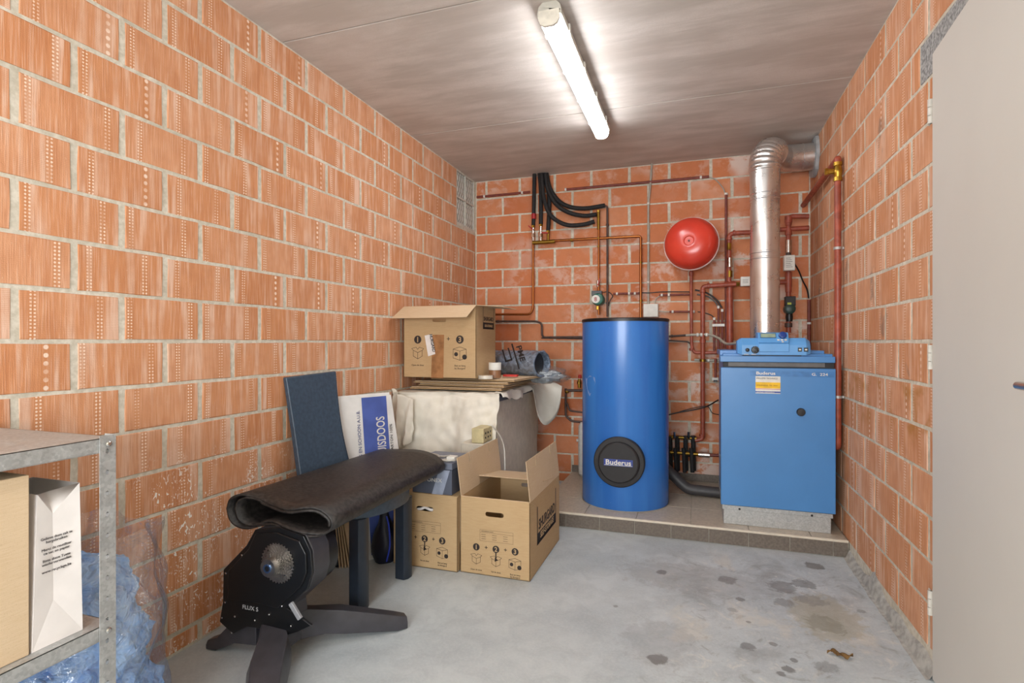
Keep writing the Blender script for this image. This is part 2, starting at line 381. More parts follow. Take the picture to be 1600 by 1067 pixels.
# ------------------------------------------------------------------ room shell
floor = struct(build(MB().box((XL-.2, YF-.1, -.1), (XR+.2, YB+.2, 0)), 'floor', concrete_floor()))
CEIL = concrete_ceiling()
ceil = struct(build(MB().box((XL-.2, YF-.1, HZ+.04), (XR+.2, YB+.2, HZ+.15)), 'ceiling', pl('joint_dark', '2c2622', .95)))
ys = [YF-.1, -.36, .845, 2.045, 3.25, YB+.2]
for a, b in zip(ys[:-1], ys[1:]):
    m = MB().box((XL-.2, a+.004, HZ), (XR+.2, b-.004, HZ+.041)); build(m, 'concrete_plank', CEIL, ceil, bevel=.001)
RH = .1524; Z0 = CH     # brick course height; a bed joint runs at eye level
bcache = {}
def brick_mesh(L, H, var, mat):
    key = (round(L, 2), round(H, 2), var, mat.name)
    if key in bcache: return bcache[key]
    r = random.Random(hash(key[:3])); hx, hz = key[0]/2, key[1]/2; vs = []; D = .05
    def ring(inset, y, jit):
        o = []
        for (a, b) in ((-1, -1), (-.33, -1), (.33, -1), (1, -1), (1, 0), (1, 1), (.33, 1), (-.33, 1), (-1, 1), (-1, 0)):
            o.append((a*(hx-inset)+r.uniform(-jit, jit), y, b*(hz-inset)+r.uniform(-jit, jit)))
        return o
    A = ring(.0022, 0, .0014); B = ring(0, -.0022, .0020); C = [(x, -D, z) for x, y, z in B]
    vs = A+B+C; fs = [list(range(10))[::-1]]
    for j in (0, 1):
        for k in range(10): a = j*10+k; b = j*10+(k+1) % 10; fs.append((a, b, b+10, a+10))
    me = bpy.data.meshes.new('brick'); me.from_pydata(vs, [], fs); me.materials.append(mat)
    me.update(); bcache[key] = me; return me
def brick_wall(parent, s0, s1, phases, place, mat, skip=None, joint=.0165):
    """s: running coordinate along the wall; phases = joint positions of even / odd courses"""
    for r in range(-8, 10):
        z0 = Z0+r*RH; z1 = z0+RH
        zb = max(z0, 0.0); zt = min(z1, HZ)
        if zt-zb < .04: continue
        ph = phases[r % 2]; k0 = math.floor((s0-ph)/.301)
        s = ph+k0*.301
        while s < s1:
            a, b = max(s, s0), min(s+.301, s1); s += .301
            if b-a < .035: continue
            if skip:
                q = skip(r, a, b)
                if q is None: continue
                a, b = q
                if b-a < .035: continue
            L = b-a-joint; H = zt-zb-joint; c = (a+b)/2; z = (zt+zb)/2
            o = bpy.data.objects.new('brick', brick_mesh(L, H, random.randrange(4), mat)); COL.objects.link(o); o.parent = parent
            place(o, c, z); o.rotation_euler.y = random.uniform(-.0025, .0025)
def pl_left(o, c, z): o.location = (XL+random.uniform(-.001, .001), c, z); o.rotation_euler = (0, 0, -PI/2)
def pl_right(o, c, z): o.location = (XR+random.uniform(-.001, .001), c, z); o.rotation_euler = (0, 0, PI/2)
def pl_back(o, c, z): o.location = (c, YB+random.uniform(-.001, .001), z); o.rotation_euler = (0, 0, PI)
WY0, WY1, WZ0 = 3.975, 4.345, 2.075
ML = .0022
wl = MB().box((XL-.2, YF, 0), (XL-ML, WY0, HZ+.01)); wl.box((XL-.2, WY0, 0), (XL-ML, YB+.2, WZ0)); wl.box((XL-.2, WY1, WZ0), (XL-ML, YB+.2, HZ+.01))
wall_left = struct(build(wl, 'wall_left', MORT))
def skl(r, a, b):
    if Z0+(r+1)*RH > WZ0+.03:
        if a >= WY0: return None
        return a, min(b, WY0)
    return a, b
brick_wall(wall_left, .40, YB, (1.005-.002, 1.157), pl_left, BR_C, skl)
wall_back = struct(build(MB().box((XL-.2, YB+ML, 0), (XR+.2, YB+.2, HZ+.01)), 'wall_back', MORT))
brick_wall(wall_back, XL, XR, (-1.703, -1.555), pl_back, BR_S)
DY0, DY1, DZ = 1.28, 2.2, 2.058
wr = MB().box((XR+ML, DY1, 0), (XR+.2, YB+.2, HZ+.01)); wr.box((XR+ML, DY0, DZ), (XR+.2, DY1, HZ+.01)); wr.box((XR+ML, YF, 0), (XR+.2, DY0, HZ+.01))
wall_right = struct(build(wr, 'wall_right', MORT))
def skr(r, a, b):
    if r <= -8: return None
    if r < 6: return (max(a, DY1), b) if b > DY1 else None
    if r == 6: return (max(a, 2.345), b) if b > 2.345 else None
    return a, b
brick_wall(wall_right, 1.2, YB, (2.43, 2.57), pl_right, BR_C, skr)
build(MB().box((XR-.001, DY0-.2, DZ+.006), (XR+.06, 2.338, DZ+RH-.006)), 'concrete_lintel', pl('grey_concrete_block', '9b9b9a', .9, var=.22, scale=90, bump=.25), wall_right, bevel=.003)
# rough cement fillet along the foot of the right wall
m = MB(); N = 60
for i in range(N+1):
    y = DY1+(3.30-DY1)*i/N; h = .028+.05*max(0, noise.noise(Vector((y*4, 1, 3)))+.25)*(1.6 if y < 2.9 else .8); d = .012+.006*noise.noise(Vector((y*9, 4, 0)))
    m.v += [Vector((XR+.002, y, h)), Vector((XR-.006, y, h*.85)), Vector((XR-.008-d, y, .004)), Vector((XR-.012-d*1.6, y, .0005))]
    if i:
        b = len(m.v)-4
        for k in range(3): m.f.append([b-4+k, b+k, b+k+1, b-4+k+1])
build(m, 'cement_fillet', pl('grey_cement', 'a5a29b', .9, var=.12, scale=30, bump=.3), wall_right)
PLAS = pl('white_plaster', 'd9d5cc', .85, var=.02)
struct(build(MB().box((XL-.2, YF-.1, 0), (XR+.2, YF, HZ+.01)), 'wall_front', PLAS))
struct(build(MB().box((XR+.2, DY0-.3, 0), (XR+.3, DY1+.3, HZ)), 'wall_outer', PLAS))
# door (leaf stands a few degrees open, hinged on its far edge)
d = bpy.data.objects.new('door_1', None); COL.objects.link(d); struct(d); d.location = (XR-.012, DY1-.002, 0); d.rotation_euler = (0, 0, math.radians(-4.0))
DOORM = pl('door_paint', 'd0ccc4', .55, var=.01, scale=2)
build(MB().box((-.001, -.93, .008), (.04, 0, 2.112)), 'leaf', DOORM, d, bevel=.002)
for z in (.22, 1.05, 1.88):
    m = MB()
    for k in range(3): m.lathe([(.007, 0), (.007, .026)], 12, Matrix.Translation((-.006, .006, z+k*.028)))
    m.box((-.004, -.0, z), (-.001, .03, z+.082)); build(m, 'hinge', pl('hinge_paint', 'c3beb4', .5), d)
m = MB().lathe([(.024, 0), (.024, .006)], 20, align((-.001, -.87, 1.05), (-1, 0, 0))); m.tube(bend([(-.005, -.87, 1.05), (-.05, -.87, 1.05), (-.05, -.75, 1.05)], .015), .009); build(m, 'handle', CHROME, d)
m = MB().box((0, DY1, 0), (.10, DY1+.0, DZ)); 
fr = MB().box((XR+.03, DY1-.03, 0), (XR+.19, DY1, DZ)); fr.box((XR+.03, DY0, 0), (XR+.19, DY0+.03, DZ)); fr.box((XR+.03, DY0, DZ-.03), (XR+.19, DY1, DZ))
struct(build(fr, 'trim_1', DOORM))
# glass block window in the left wall
win = bpy.data.objects.new('window_1', None); COL.objects.link(win); struct(win); win.location = (XL, (WY0+WY1)/2, WZ0)
def glassblock():
    t = NT('glass_block'); co = t.coord(); X, Y, Z = t.sep(co)
    wv = t.M('MULTIPLY', t.M('SINE', t.M('MULTIPLY', Y, 160)), t.M('SINE', t.M('MULTIPLY', Z, 70)))
    c = t.mix(t.smooth(wv, -.2, .7), lin('b4b7b0'), lin('e2e4de')); t.base(c, .12); t.b.inputs['Transmission Weight'].default_value = .08
    t.bump(wv, .9, .006); return t.m
GB = glassblock()
m = MB().plate(rect(WY0, WZ0, WY1, HZ), [rect(WY0+.012+.179*i, WZ0+.022+.21*j, WY0+.012+.179*i+.167, WZ0+.022+.21*j+.198) for i in (0, 1) for j in (0, 1)], .08, frame((XL-.084, 0, 0), (0, 1, 0), (0, 0, 1)))
build(m, 'mortar_frame', pl('white_mortar', 'c9c6bb', .9, var=.05), win, world=True)
for i in (0, 1):
    for j in (0, 1):
        y, z = WY0+.012+.179*i, WZ0+.022+.21*j
        m = MB().box((XL-.075, y, z), (XL-.012, y+.167, z+.198)); q = build(m, 'glass_block', GB, win, world=True, bevel=.01)
        m2 = MB().box((XL-.014, y+.022, z+.022), (XL-.008, y+.145, z+.176)); build(m2, 'pressed_panel', GB, q, world=True, bevel=.004)

# ------------------------------------------------------------------ tiled plinth under tank and boiler
PX0, PY0, PZ = -.955, 3.306, .09
pln = thing('tiled_plinth', 'low tiled plinth with taupe front tiles carrying the blue tank and boiler', 'plinth', ((PX0+XR)/2, (PY0+YB)/2, 0))
build(MB().box((PX0+.006, PY0+.006, 0), (XR-.002, YB-.001, PZ-.006)), 'grout_bed', pl('grout', 'b8b1a3', .9), pln, world=True)
x = -.764-.2075*1; xs = [-.955]+[-.764+.2079*k for k in range(8)]+[XR-.004]
for a, b in zip(xs[:-1], xs[1:]):
    if b-a < .02: continue
    build(MB().box((a+.0018, PY0-.001, .003), (b-.0018, PY0+.008, PZ-.012)), 'front_tile', TAUPE, pln, world=True, bevel=.001)
build(MB().tube([(PX0, PY0+.007, PZ-.007), (XR-.004, PY0+.007, PZ-.007)], .0078, 12), 'edge_trim', pl('cream_trim', 'cfc5b3', .45, var=.03), pln, world=True)
tx = [PX0]+[-.03+.31*k for k in range(-2, 3)]+[XR-.004]; ty = [PY0+.014, 3.64, 3.95, 4.26, YB-.002]
for a, b in zip(tx[:-1], tx[1:]):
    for c_, d_ in zip(ty[:-1], ty[1:]):
        build(MB().box((a+.002, c_+.002, PZ-.008), (b-.002, d_-.002, PZ+random.uniform(-.0004, .0004))), 'top_tile', TILE, pln, world=True, bevel=.001)
m = MB().box((XL, YB-.012, PZ if False else 0), (PX0, YB-.001, .05)); 
sk = MB().box((PX0, YB-.012, PZ), (XR-.004, YB-.001, PZ+.055)); struct(build(sk, 'baseboard_back', TAUPE, bevel=.001))

# ------------------------------------------------------------------ ceiling lamps
def tube_lamp(x, y0, y1, label):
    t = thing('fluorescent_lamp', label, 'lamp', (x, (y0+y1)/2, HZ-.1))
    L = y1-y0; h = L/2
    m = MB().plate([(-.03, .1), (-.045, .085), (-.0505, .060), (-.0505, .046), (-.044, .046), (-.042, .062), (.042, .062), (.044, .046), (.0505, .046), (.0505, .060), (.045, .085), (.03, .1)], [], L-.02, frame((0, h-.01, 0), (1, 0, 0), (0, 0, 1)))
    build(m, 'housing', pl('lamp_housing', 'b9b5aa', .5, var=.03), t, bevel=.002)
    pr = [(-.04, .062), (-.042, .03), (-.034, .010), (-.018, 0), (.018, 0), (.034, .010), (.042, .03), (.04, .062)]
    build(MB().plate(pr, [], L-.03, frame((0, h-.015, 0), (1, 0, 0), (0, 0, 1))), 'diffuser', emit('tube_glow', (.97, .98, 1, 1), TUBE), t, ang=60)
    for s in (-1, 1):
        pe = [(a*1.06, b*1.04-.001) for a, b in pr]; build(MB().plate(pe, [], .012, frame((0, s*(h-.009)+.006, 0), (1, 0, 0), (0, 0, 1))), 'end_cap', pl('lamp_cap', 'd8d2c4', .4), t)
        for k in range(4):
            y = -h+.16+k*(L-.32)/3; build(MB().box((s*.051-.004, y-.012, .040), (s*.051+.004, y+.012, .078)), 'clip', WHP, t, bevel=.001)
tube_lamp(-.563, 2.13, 3.45, 'long white fluorescent strip lamp glowing on the concrete ceiling')
tube_lamp(-.563, -1.25, .07, 'added unseen fluorescent strip lamp on the ceiling behind the viewpoint')  # extra lamp, added out of view to brighten the room
al = bpy.data.lights.new('fill_light', 'AREA'); al.shape = 'RECTANGLE'; al.size = 1.9; al.size_y = 1.5; al.energy = FILL; al.color = (.93, .965, 1)  # soft area light added behind the camera to even out the brightness
ao = bpy.data.objects.new('fill_light', al); COL.objects.link(ao); ao.location = (-.5, YF+.1, 1.5); ao.rotation_euler = (PI/2+.3, 0, 0)

# ------------------------------------------------------------------ blue storage tank
TC = Vector((-.452, 3.704, PZ)); TR = .282; TH = 1.197
t = thing('hot_water_tank', 'tall blue cylindrical storage tank with a round black cover, on the plinth', 'tank', TC)
build(MB().lathe([(TR-.012, 0), (TR-.003, .004), (TR, .014), (TR, TH-.012)], 72), 'jacket', TANKM, t)
build(MB().lathe([(TR+.003, TH-.016), (TR+.004, TH), (TR-.004, TH+.006), (TR-.012, TH)], 72, cap=False), 'top_rim', BLKP, t)
build(MB().lathe([(TR-.01, TH-.01), (TR-.01, TH-.002), (.06, TH+.004)], 48), 'lid', pl('grey_lid', '8d8c88', .4), t)
build(MB().lathe([(TR-.006, 0), (TR+.0015, .002), (TR+.001, .006)], 72, cap=False), 'bottom_edge', pl('frayed_edge', 'a9a49b', .8), t)
CM = frame((0.0, -TR-.012, .31), (1, 0, 0), (0, 0, 1))
cv = build(MB().lathe([(.156, -.03), (.156, .006), (.150, .012), (.128, .013), (.124, .030), (.116, .036), (.02, .036)], 64, CM), 'cleaning_cover', BLKD, t)
build(MB().plate(rect(-.088, -.021, .088, .021), [], .001, CM @ Matrix.Translation((0, .003, .036))), 'badge', pl('badge_blue', '2c3f8c', .4), cv)
text('Buderus', .042, CM @ Matrix.Translation((0, -.009, .037)), WHP, cv, sx=1.12, bold=.018, align='CENTER')
build(MB().stroke([(-.083, -.0150), (.083, -.0150)], .0025, CM @ Matrix.Translation((0, .002, .0375))), 'badge_line', WHP, cv)
m = MB().disc((-.24, .80), .03, Matrix.Identity(4)); 
# torn reflective sticker on the jacket
def wrap(pts, ang0, z0, r): return [Vector((r*math.sin(ang0+x/r), -r*math.cos(ang0+x/r), z0+z)) for x, z in pts]
sp = [(0, 0), (.055, .095), (.05, .125), (.0, .135), (-.04, .11), (-.055, .12), (-.045, .07), (-.02, .02)]
m = MB(); m.v = wrap(sp, -.78, .70, TR+.0008); m.f = [list(range(8))]
build(m, 'torn_sticker', pl('clear_sticker', '7d9ad0', .25), t)
# fittings left of tank: valve cluster
v = thing('valve_manifold', 'small dark pipe cluster with red-topped valve just left of the blue tank', 'pipework', bk(893, 620, .08))
m = MB().tube(bend([bk(884, 607, .09), bk(884, 650, .09), bk(893, 658, .09), bk(915, 660, .09)], .02), .009); m.tube([bk(884, 610, .09), bk(918, 610, .09)], .011); m.tube(bend([bk(886, 630, .1), bk(890, 642, .1), bk(918, 645, .1)], .02), .007)
build(m, 'pipe', DARKP, v, world=True)
build(MB().lathe([(.012, -.04), (.012, -.012), (.018, -.01), (.018, .01), (.012, .012), (.012, .03)], 12, align(bk(905, 598, .09), (0, 0, 1))), 'valve_body', SOLD, v, world=True); build(MB().lathe([(.014, -.01), (.018, 0), (.014, .01)], 12, align(bk(886, 612, .09), (0, 0, 1))), 'union', SOLD, v, world=True)
build(MB().lathe([(.013, 0), (.014, .02), (.009, .03)], 14, align(bk(906, 591, .09), (0, 0, 1))), 'valve_cap', pl('red_cap', 'b5281f', .4), v, world=True)
m = MB().lathe([(.02, 0), (.036, .02), (.038, .25), (.036, .39), (.02, .42)], 20, Matrix.Translation((bk(911, 725, .12).x, bk(911, 725, .12).y, PZ)))
m.tube([bk(901, 688, .12), bk(914, 688, .12)], .012)
solo(m, 'water_softener', pl('white_cylinder', 'c9c8c2', .45), 'white plastic cylinder half hidden at the left of the blue tank', 'canister')

# ------------------------------------------------------------------ boiler
bx0, bx1, by0, by1 = .134, .716, 3.372, 3.98
t = thing('boiler', 'square blue floor boiler with a door, yellow service sticker and control panel on top', 'boiler', ((bx0+bx1)/2, (by0+by1)/2, PZ))
m = MB().box((.15, 3.40, PZ), (.70, by1-.03, PZ+.085)); m.box((.142, 3.393, PZ+.085), (.708, by1-.02, PZ+.112))
bb = build(m, 'base_plinth', GALV, t, world=True, bevel=.002)
for x in (.235, .605): build(MB().lathe([(.006, 0), (.006, .002)], 12, align((x, 3.3925, PZ+.093), (0, -1, 0))), 'bolt_hole', BLKP, bb, world=True)
build(MB().box((bx0+.012, by0+.03, PZ+.112), (bx1-.008, by1, 1.075)), 'casing', BLU, t, world=True, bevel=.003)
build(MB().box((bx0+.02, by0+.012, PZ+.112), (bx1-.012, by0+.03, .206)), 'kick_gap', BLKP, t, world=True)
dr = build(MB().box((bx0, by0-.004, .207), (bx1, by0+.032, .995)), 'door', BLU, t, world=True, bevel=.003)
DM = frame((bx0, by0-.004, .207), (1, 0, 0), (0, 0, 1))
build(MB().box((0.155, .742, 0), (.575, .772, .0012), DM), 'name_strip', pl('dark_blue_strip', '3d77b3', .35), dr, world=True)
text('Buderus', .024, DM @ Matrix.Translation((.185, .751, .001)), WHP, dr, world=True, sx=1.25, bold=.02)
text('G.  224', .021, DM @ Matrix.Translation((.465, .750, .001)), WHP, dr, world=True, sx=1.25, bold=.012)
st = build(MB().box((.183, .645, 0), (.310, .742, .0015), DM), 'service_sticker', WHP, dr, world=True)
build(MB().box((.183, .674, .0015), (.310, .708, .002), DM), 'yellow_band', pl('yellow_print', 'e8b90f', .5), st, world=True)
build(MB().box((.183, .649, .0015), (.310, .658, .002), DM), 'blue_band', BCARD, st, world=True)
build(MB().box((.183, .6685, .0015), (.310, .671, .002), DM), 'red_band', pl('red_print', 'c33a2c', .5), st, world=True)
text('WILLEMS TECHNICS', .012, DM @ Matrix.Translation((.1865, .726, .0018)), INK, st, world=True, sx=1.0)
text('ONDERHOUD  TEL. 24/24', .0095, DM @ Matrix.Translation((.1865, .687, .0022)), pl('brown_print', '8a5a10', .6), st, world=True)
text('CENTRALE VERWARMING', .008, DM @ Matrix.Translation((.1865, .650, .0022)), WHP, st, world=True)
build(MB().lathe([(.022, 0), (.022, .010), (.019, .017), (.012, .018)], 28, DM @ Matrix.Translation((.412, .548, 0))), 'door_knob', BLKD, dr, world=True)
# cover plates and dark vent gap
build(MB().box((bx0+.012, by0+.012, .997), (bx1-.004, by0+.03, 1.032)), 'vent_gap', BLKD, t, world=True)
build(MB().box((bx0+.04, by0+.008, 1.003), (bx1-.05, by0+.014, 1.026)), 'vent_bar', pl('grey_bar', '6a6866', .5), t, world=True)
m = MB().box((bx0-.004, by0-.014, 1.028), (bx1-.004, by0+.15, 1.062)); m.box((bx0+.0, by0-.006, 1.060), (bx1-.06, by0+.2, 1.088)) if False else None
m.box((bx0-.002, by0+.10, 1.062), (bx1-.035, by1, 1.092)); build(m, 'top_cover', BLU, t, world=True, bevel=.003)
# control panel on top
cp = thing('control_panel', 'light blue boiler control panel with knobs and display, sitting on the boiler', 'control panel', (.42, by0+.08, 1.064))
px0, px1 = .222, .596; yy = by0-.012
prof = [(0, .004), (0, .060), (.012, .080), (.035, .100), (.15, .100), (.15, .004)]
def prism_x(x0, x1, pr, taper=0):
    m = MB(); n = len(pr); m.v = [Vector((x0, yy+a, 1.064+b)) for a, b in pr]+[Vector((x1, yy+a, 1.064+b)) for a, b in pr]
    m.f = [list(range(n))[::-1], [n+i for i in range(n)]]+[[i, (i+1) % n, n+(i+1) % n, n+i] for i in range(n)]
    for f in m.f: f.reverse()
    return m
hs = build(prism_x(px0+.022, px1-.022, prof), 'housing', PANB, cp, world=True, bevel=.002)
for s, x in ((-1, px0), (1, px1)):
    m = MB(); n = len(prof); xi = x-s*.024
    m.v = [Vector((xi, yy+a, 1.064+b)) for a, b in prof]+[Vector((x, yy+.02+a*.75, 1.064+.010+b*.72)) for a, b in prof]
    m.f = [[i, (i+1) % n, n+(i+1) % n, n+i] for i in range(n)]+[[n+i for i in range(n)]]
    if s < 0: m.f = [f[::-1] for f in m.f]
    m.f = [f[::-1] for f in m.f]
    build(m, 'side_cap', PANB, cp, world=True, bevel=.002)
prof2 = [(-.006, .022), (-.006, .066), (-.001, .072), (.012, .096), (.032, .128), (.05, .132), (.14, .132), (.14, .022)]
cu_ = build(prism_x(.33, .487, prof2), 'programmer', PANB, cp, world=True, bevel=.003)
sl = frame((.33, yy+.012-.0006, 1.064+.096), (1, 0, 0), (0, .020, .032))
build(MB().box((.016, .008, -.001), (.090, .032, .0016), sl), 'display', pl('lcd_green', '8fa08c', .25), cu_, world=True)
build(MB().box((.012, .004, -.001), (.094, .036, .0010), sl), 'display_frame', pl('display_frame', '3b6790', .4), cu_, world=True)
build(MB().lathe([(.021, 0), (.020, .010), (.014, .014)], 26, sl @ Matrix.Translation((.127, .020, 0))), 'selector_knob', pl('navy_knob', '20418b', .35), cu_, world=True)
sl2 = frame((.33, yy-.001-.0006, 1.064+.072), (1, 0, 0), (0, .013, .024))
for k in range(3): build(MB().box((.098+k*.018, .014, 0), (.110+k*.018, .022, .003), sl2), 'button', WHP, cu_, world=True)
build(MB().box((.12, .003, 0), (.130, .009, .002), sl2), 'button', WHP, cu_, world=True)
build(MB().box((.003, -.002, 0), (.154, .0005, .002), sl2), 'flap_edge', pl('panel_edge', '2f6aa8', .4), cu_, world=True)
fm = frame((px0, yy, 1.064), (1, 0, 0), (0, 0, 1))
build(MB().lathe([(.011, 0), (.010, .012), (.006, .014)], 20, fm @ Matrix.Translation((.052, .032, 0))), 'small_knob', BLKP, cp, world=True)
kb = MB().lathe([(.021, 0), (.021, .006), (.018, .016), (.012, .018)], 28, fm @ Matrix.Translation((.092, .033, 0))); kb.box((-.002, -.02, .016), (.002, .02, .022), fm @ Matrix.Translation((.092, .033, 0)) @ Matrix.Rotation(.6, 4, 'Z'))
kk = build(kb, 'thermostat_knob', BLKP, cp, world=True)
mk = MB()
for k in range(9):
    a = .1*PI+k*.2*PI*.9-.2; mk.stroke([(.012*math.cos(a), .012*math.sin(a)), (.0175*math.cos(a), .0175*math.sin(a))], .0014, fm @ Matrix.Translation((.092, .033, .0165)))
build(mk, 'dial_marks', WHP, kk, world=True)
for x, w_ in ((.318, .020), (.348, .021)):
    sw = build(MB().box((x-w_/2, .024, 0), (x+w_/2, .046, .003), fm), 'rocker_switch', BLKP, cp, world=True, bevel=.001)
    build(MB().box((x-w_/4, .031, .003), (x+w_/4, .039, .005), fm), 'switch_key', WHP, sw, world=True)
for x in (.046, .085): build(MB().box((x-.012, .006, 0), (x+.012, .009, .0008), fm), 'scale_label', WHP, cp, world=True)
build(MB().box((.25, by0+.0, 1.062), (.55, by0+.07, 1.068)), 'foot', pl('dark_base', '28303f', .5), cp, world=True)

# ------------------------------------------------------------------ flue
t = thing('flue_pipe', 'thick shiny metal flue rising from the boiler and bending to the right wall', 'flue', (.42, 3.86, 1.09))
FX, FY = .418, 3.86; R0 = .088
m = MB().lathe([(.098, 1.092), (.098, 1.10), (R0+.002, 1.12)], 40, Matrix.Translation((FX, FY, 0))); build(m, 'collar', GALV, t, world=True)
def seam(z0, z1, n=2): 
    pr = [(R0, z0), (R0, z1-.05), (R0+.003, z1-.046), (R0+.003, z1-.040), (R0, z1-.036), (R0, z1-.014), (R0+.0035, z1-.010), (R0+.0035, z1-.003), (R0, z1)]
    return pr
build(MB().lathe(seam(1.09, 1.72), 48, Matrix.Translation((FX, FY, 0)), cap=False), 'lower_section', ALU, t, world=True)
build(MB().lathe(seam(1.719, 2.10), 48, Matrix.Translation((FX, FY, 0)), cap=False), 'middle_section', ALU, t, world=True)
build(MB().lathe([(R0+.002, 2.098), (R0+.002, 2.235), (R0+.006, 2.238), (R0+.006, 2.245), (R0, 2.25)], 48, Matrix.Translation((FX, FY, 0)), cap=False), 'upper_section', ALU, t, world=True)
HZc = 2.392; yh = 4.14
arc = []
c0 = Vector((FX, FY, 2.245)); 
dirh = Vector((.45, .89, 0)).normalized(); RB = .145
n = 72
for i in range(n+1):
    a = PI/2*i/n; arc.append(c0+dirh*(RB*(1-math.cos(a)))+Vector((0, 0, RB*math.sin(a))))
rad = [R0+.002+(.009*abs(math.sin(PI*i/n*9)) if i < n else 0) for i in range(n+1)]
build(MB().tube(arc, rad, 48, cap=False), 'gored_elbow', ALU, t, world=True, ang=18)
e = arc[-1]; p2 = e+dirh*.10
path = bend([e, p2+dirh*.05, Vector((p2.x+.14, yh, e.z)), Vector((XR-.01, yh, e.z))], .12, 8)
build(MB().tube(path, R0+.001, 40, cap=False), 'horizontal_section', ALU, t, world=True, ang=60)
for x in (.615, .68): build(MB().lathe([(R0+.001, -.004), (R0+.004, -.002), (R0+.004, .002), (R0+.001, .004)], 40, align((x, yh, e.z), (1, 0, 0)), cap=False), 'seam_ring', ALU, t, world=True)
m = MB()
vs = []
for i in range(22):
    a = 2*PI*i/22; r = .135+.025*noise.noise(Vector((math.cos(a)*2, math.sin(a)*2, 1)))
    vs.append((r*math.cos(a)*1.0, max(-.14, min(.118, r*math.sin(a)))))
m.plate(vs, [], .022, frame((XR-.0, yh+.02, e.z), (0, 1, 0), (0, 0, 1)) @ Matrix.Rotation(PI, 4, 'Y'))
build(m, 'wall_sealant', pl('foam_grey', 'a5a8aa', .9, var=.1, scale=20, bump=.6), t, world=True, bevel=.008)

# ------------------------------------------------------------------ expansion vessel
vc = aty(1080, 381, 4.16); vd = (Vector((-.13, -1, .04))).normalized()
t = thing('expansion_vessel', 'round red expansion vessel mounted high on the back wall', 'pressure vessel', vc)
VM = align(vc, vd)
shell = [(.0, .112), (.030, .112), (.034, .118), (.05, .120), (.10, .112), (.145, .094), (.172, .066), (.184, .032), (.187, .006)]
build(MB().lathe(shell[::-1], 64, VM, cap=False), 'front_shell', VESS, t, world=True)
build(MB().lathe([(.187, -.010), (.193, -.008), (.193, .006), (.187, .008)], 64, VM, cap=False), 'rim', pl('rim_pink', 'd8b8b2', .35), t, world=True)
build(MB().lathe([(.02, -.15), (.10, -.13), (.16, -.085), (.186, -.01)], 48, VM), 'rear_shell', VESS, t, world=True)
build(MB().lathe([(.007, 0), (.007, .006)], 12, VM @ Matrix.Translation((0, 0, .112))), 'centre_rivet', pl('dark_rivet', '6b1a14', .5), t, world=True)
build(MB().box((-.03, -.05, -.2), (.03, .05, -.13), VM), 'bracket', DARKP, t, world=True)

# ------------------------------------------------------------------ pipes on the back wall
def clip(parent, p, d=(1, 0, 0), r=.012, mat=None, toward=(0, 1, 0), off=.045):
    d = Vector(d).normalized(); m = MB().lathe([(r+.003, -.007), (r+.003, .007)], 14, align(p, d))
    M = align(p, toward); m.box((-.006, -.006, 0), (.006, .006, off), M)
    return build(m, 'pipe_clip', mat or WHP, parent, world=True)
def run(name, label, pts, r, mat, clips=(), rad=.03, cat='pipe', off=.045, sm=False, nseg=12, cr=None, cm=None):
    P = [bk(*p[:2], p[2] if len(p) > 2 else off) for p in pts]
    path = spline(P) if sm else bend(P, rad)
    base = P[0].copy()
    t = thing(name, label, cat, base)
    build(MB().tube(path, r, nseg), 'tube', mat, t, world=True)
    for c in clips:
        dd = (0, 0, 1) if (len(c) > 2 and c[2] == 'v') else (1, 0, 0)
        clip(t, bk(c[0], c[1], off), dd, cr or r, cm, off=off)
    return t
def fit(parent, name, u, v, off, d, r, L, mat, k=6):     # hexagonal / round union
    return build(MB().lathe([(r*.85, -L/2), (r, -L/2+.002), (r, L/2-.002), (r*.85, L/2)], k if k > 2 else 16, align(bk(u, v, off), d)), name, mat, parent, world=True)
def handle(parent, u, v, off, d, mat): 
    p = bk(u, v, off); return build(MB().box((-.006, -.004, 0), (.006, .004, .055), align(p, d)), 'lever', mat, parent, world=True, bevel=.001)
REDH = pl('red_handle', 'a81f26', .4)
run('cable_conduit', 'dark red conduit under the ceiling left of the black hoses', [(745, 308), (828, 300)], .0095, RED2, [(757, 307), (816, 301)], off=.02)
run('cable_conduit', 'long dark red conduit under the ceiling from the black hoses to the flue', [(885, 296), (1108, 276)], .0095, RED2, [(884, 296), (1095, 277)], off=.02)
run('cable', 'thin grey cable curving down at the right end of the ceiling conduit', [(1105, 276), (1117, 280), (1129, 293), (1134, 306)], .004, GRYP, off=.02, cat='cable', sm=True)
run('cable_conduit', 'thin dark red conduit running down between red vessel and flue', [(1134.5, 302), (1134.5, 362), (1134.5, 545)], .0095, RED2, [(1134.5, 303, 'v')], off=.02)
run('cable_conduit', 'pale grey vertical conduit from ceiling to the white junction box', [(1019, 249), (1016, 290), (1013, 320), (1013, 478)], .008, GRYP, [(1013, 318, 'v'), (1012.5, 380, 'v'), (1012.5, 441, 'v')], off=.02)
t = thing('junction_box', 'small square white junction box at the top right of the blue tank', 'junction box', bk(1017, 495, .0))
a, b = bk(1006, 496, 0), bk(1029, 475, 0); build(MB().box((a.x, YB-.05, a.z), (b.x, YB-.002, b.z)), 'housing', WHP, t, world=True, bevel=.003); build(MB().box((a.x+.003, YB-.055, a.z+.003), (b.x-.003, YB-.05, b.z-.003)), 'lid', WHP, t, world=True, bevel=.002)
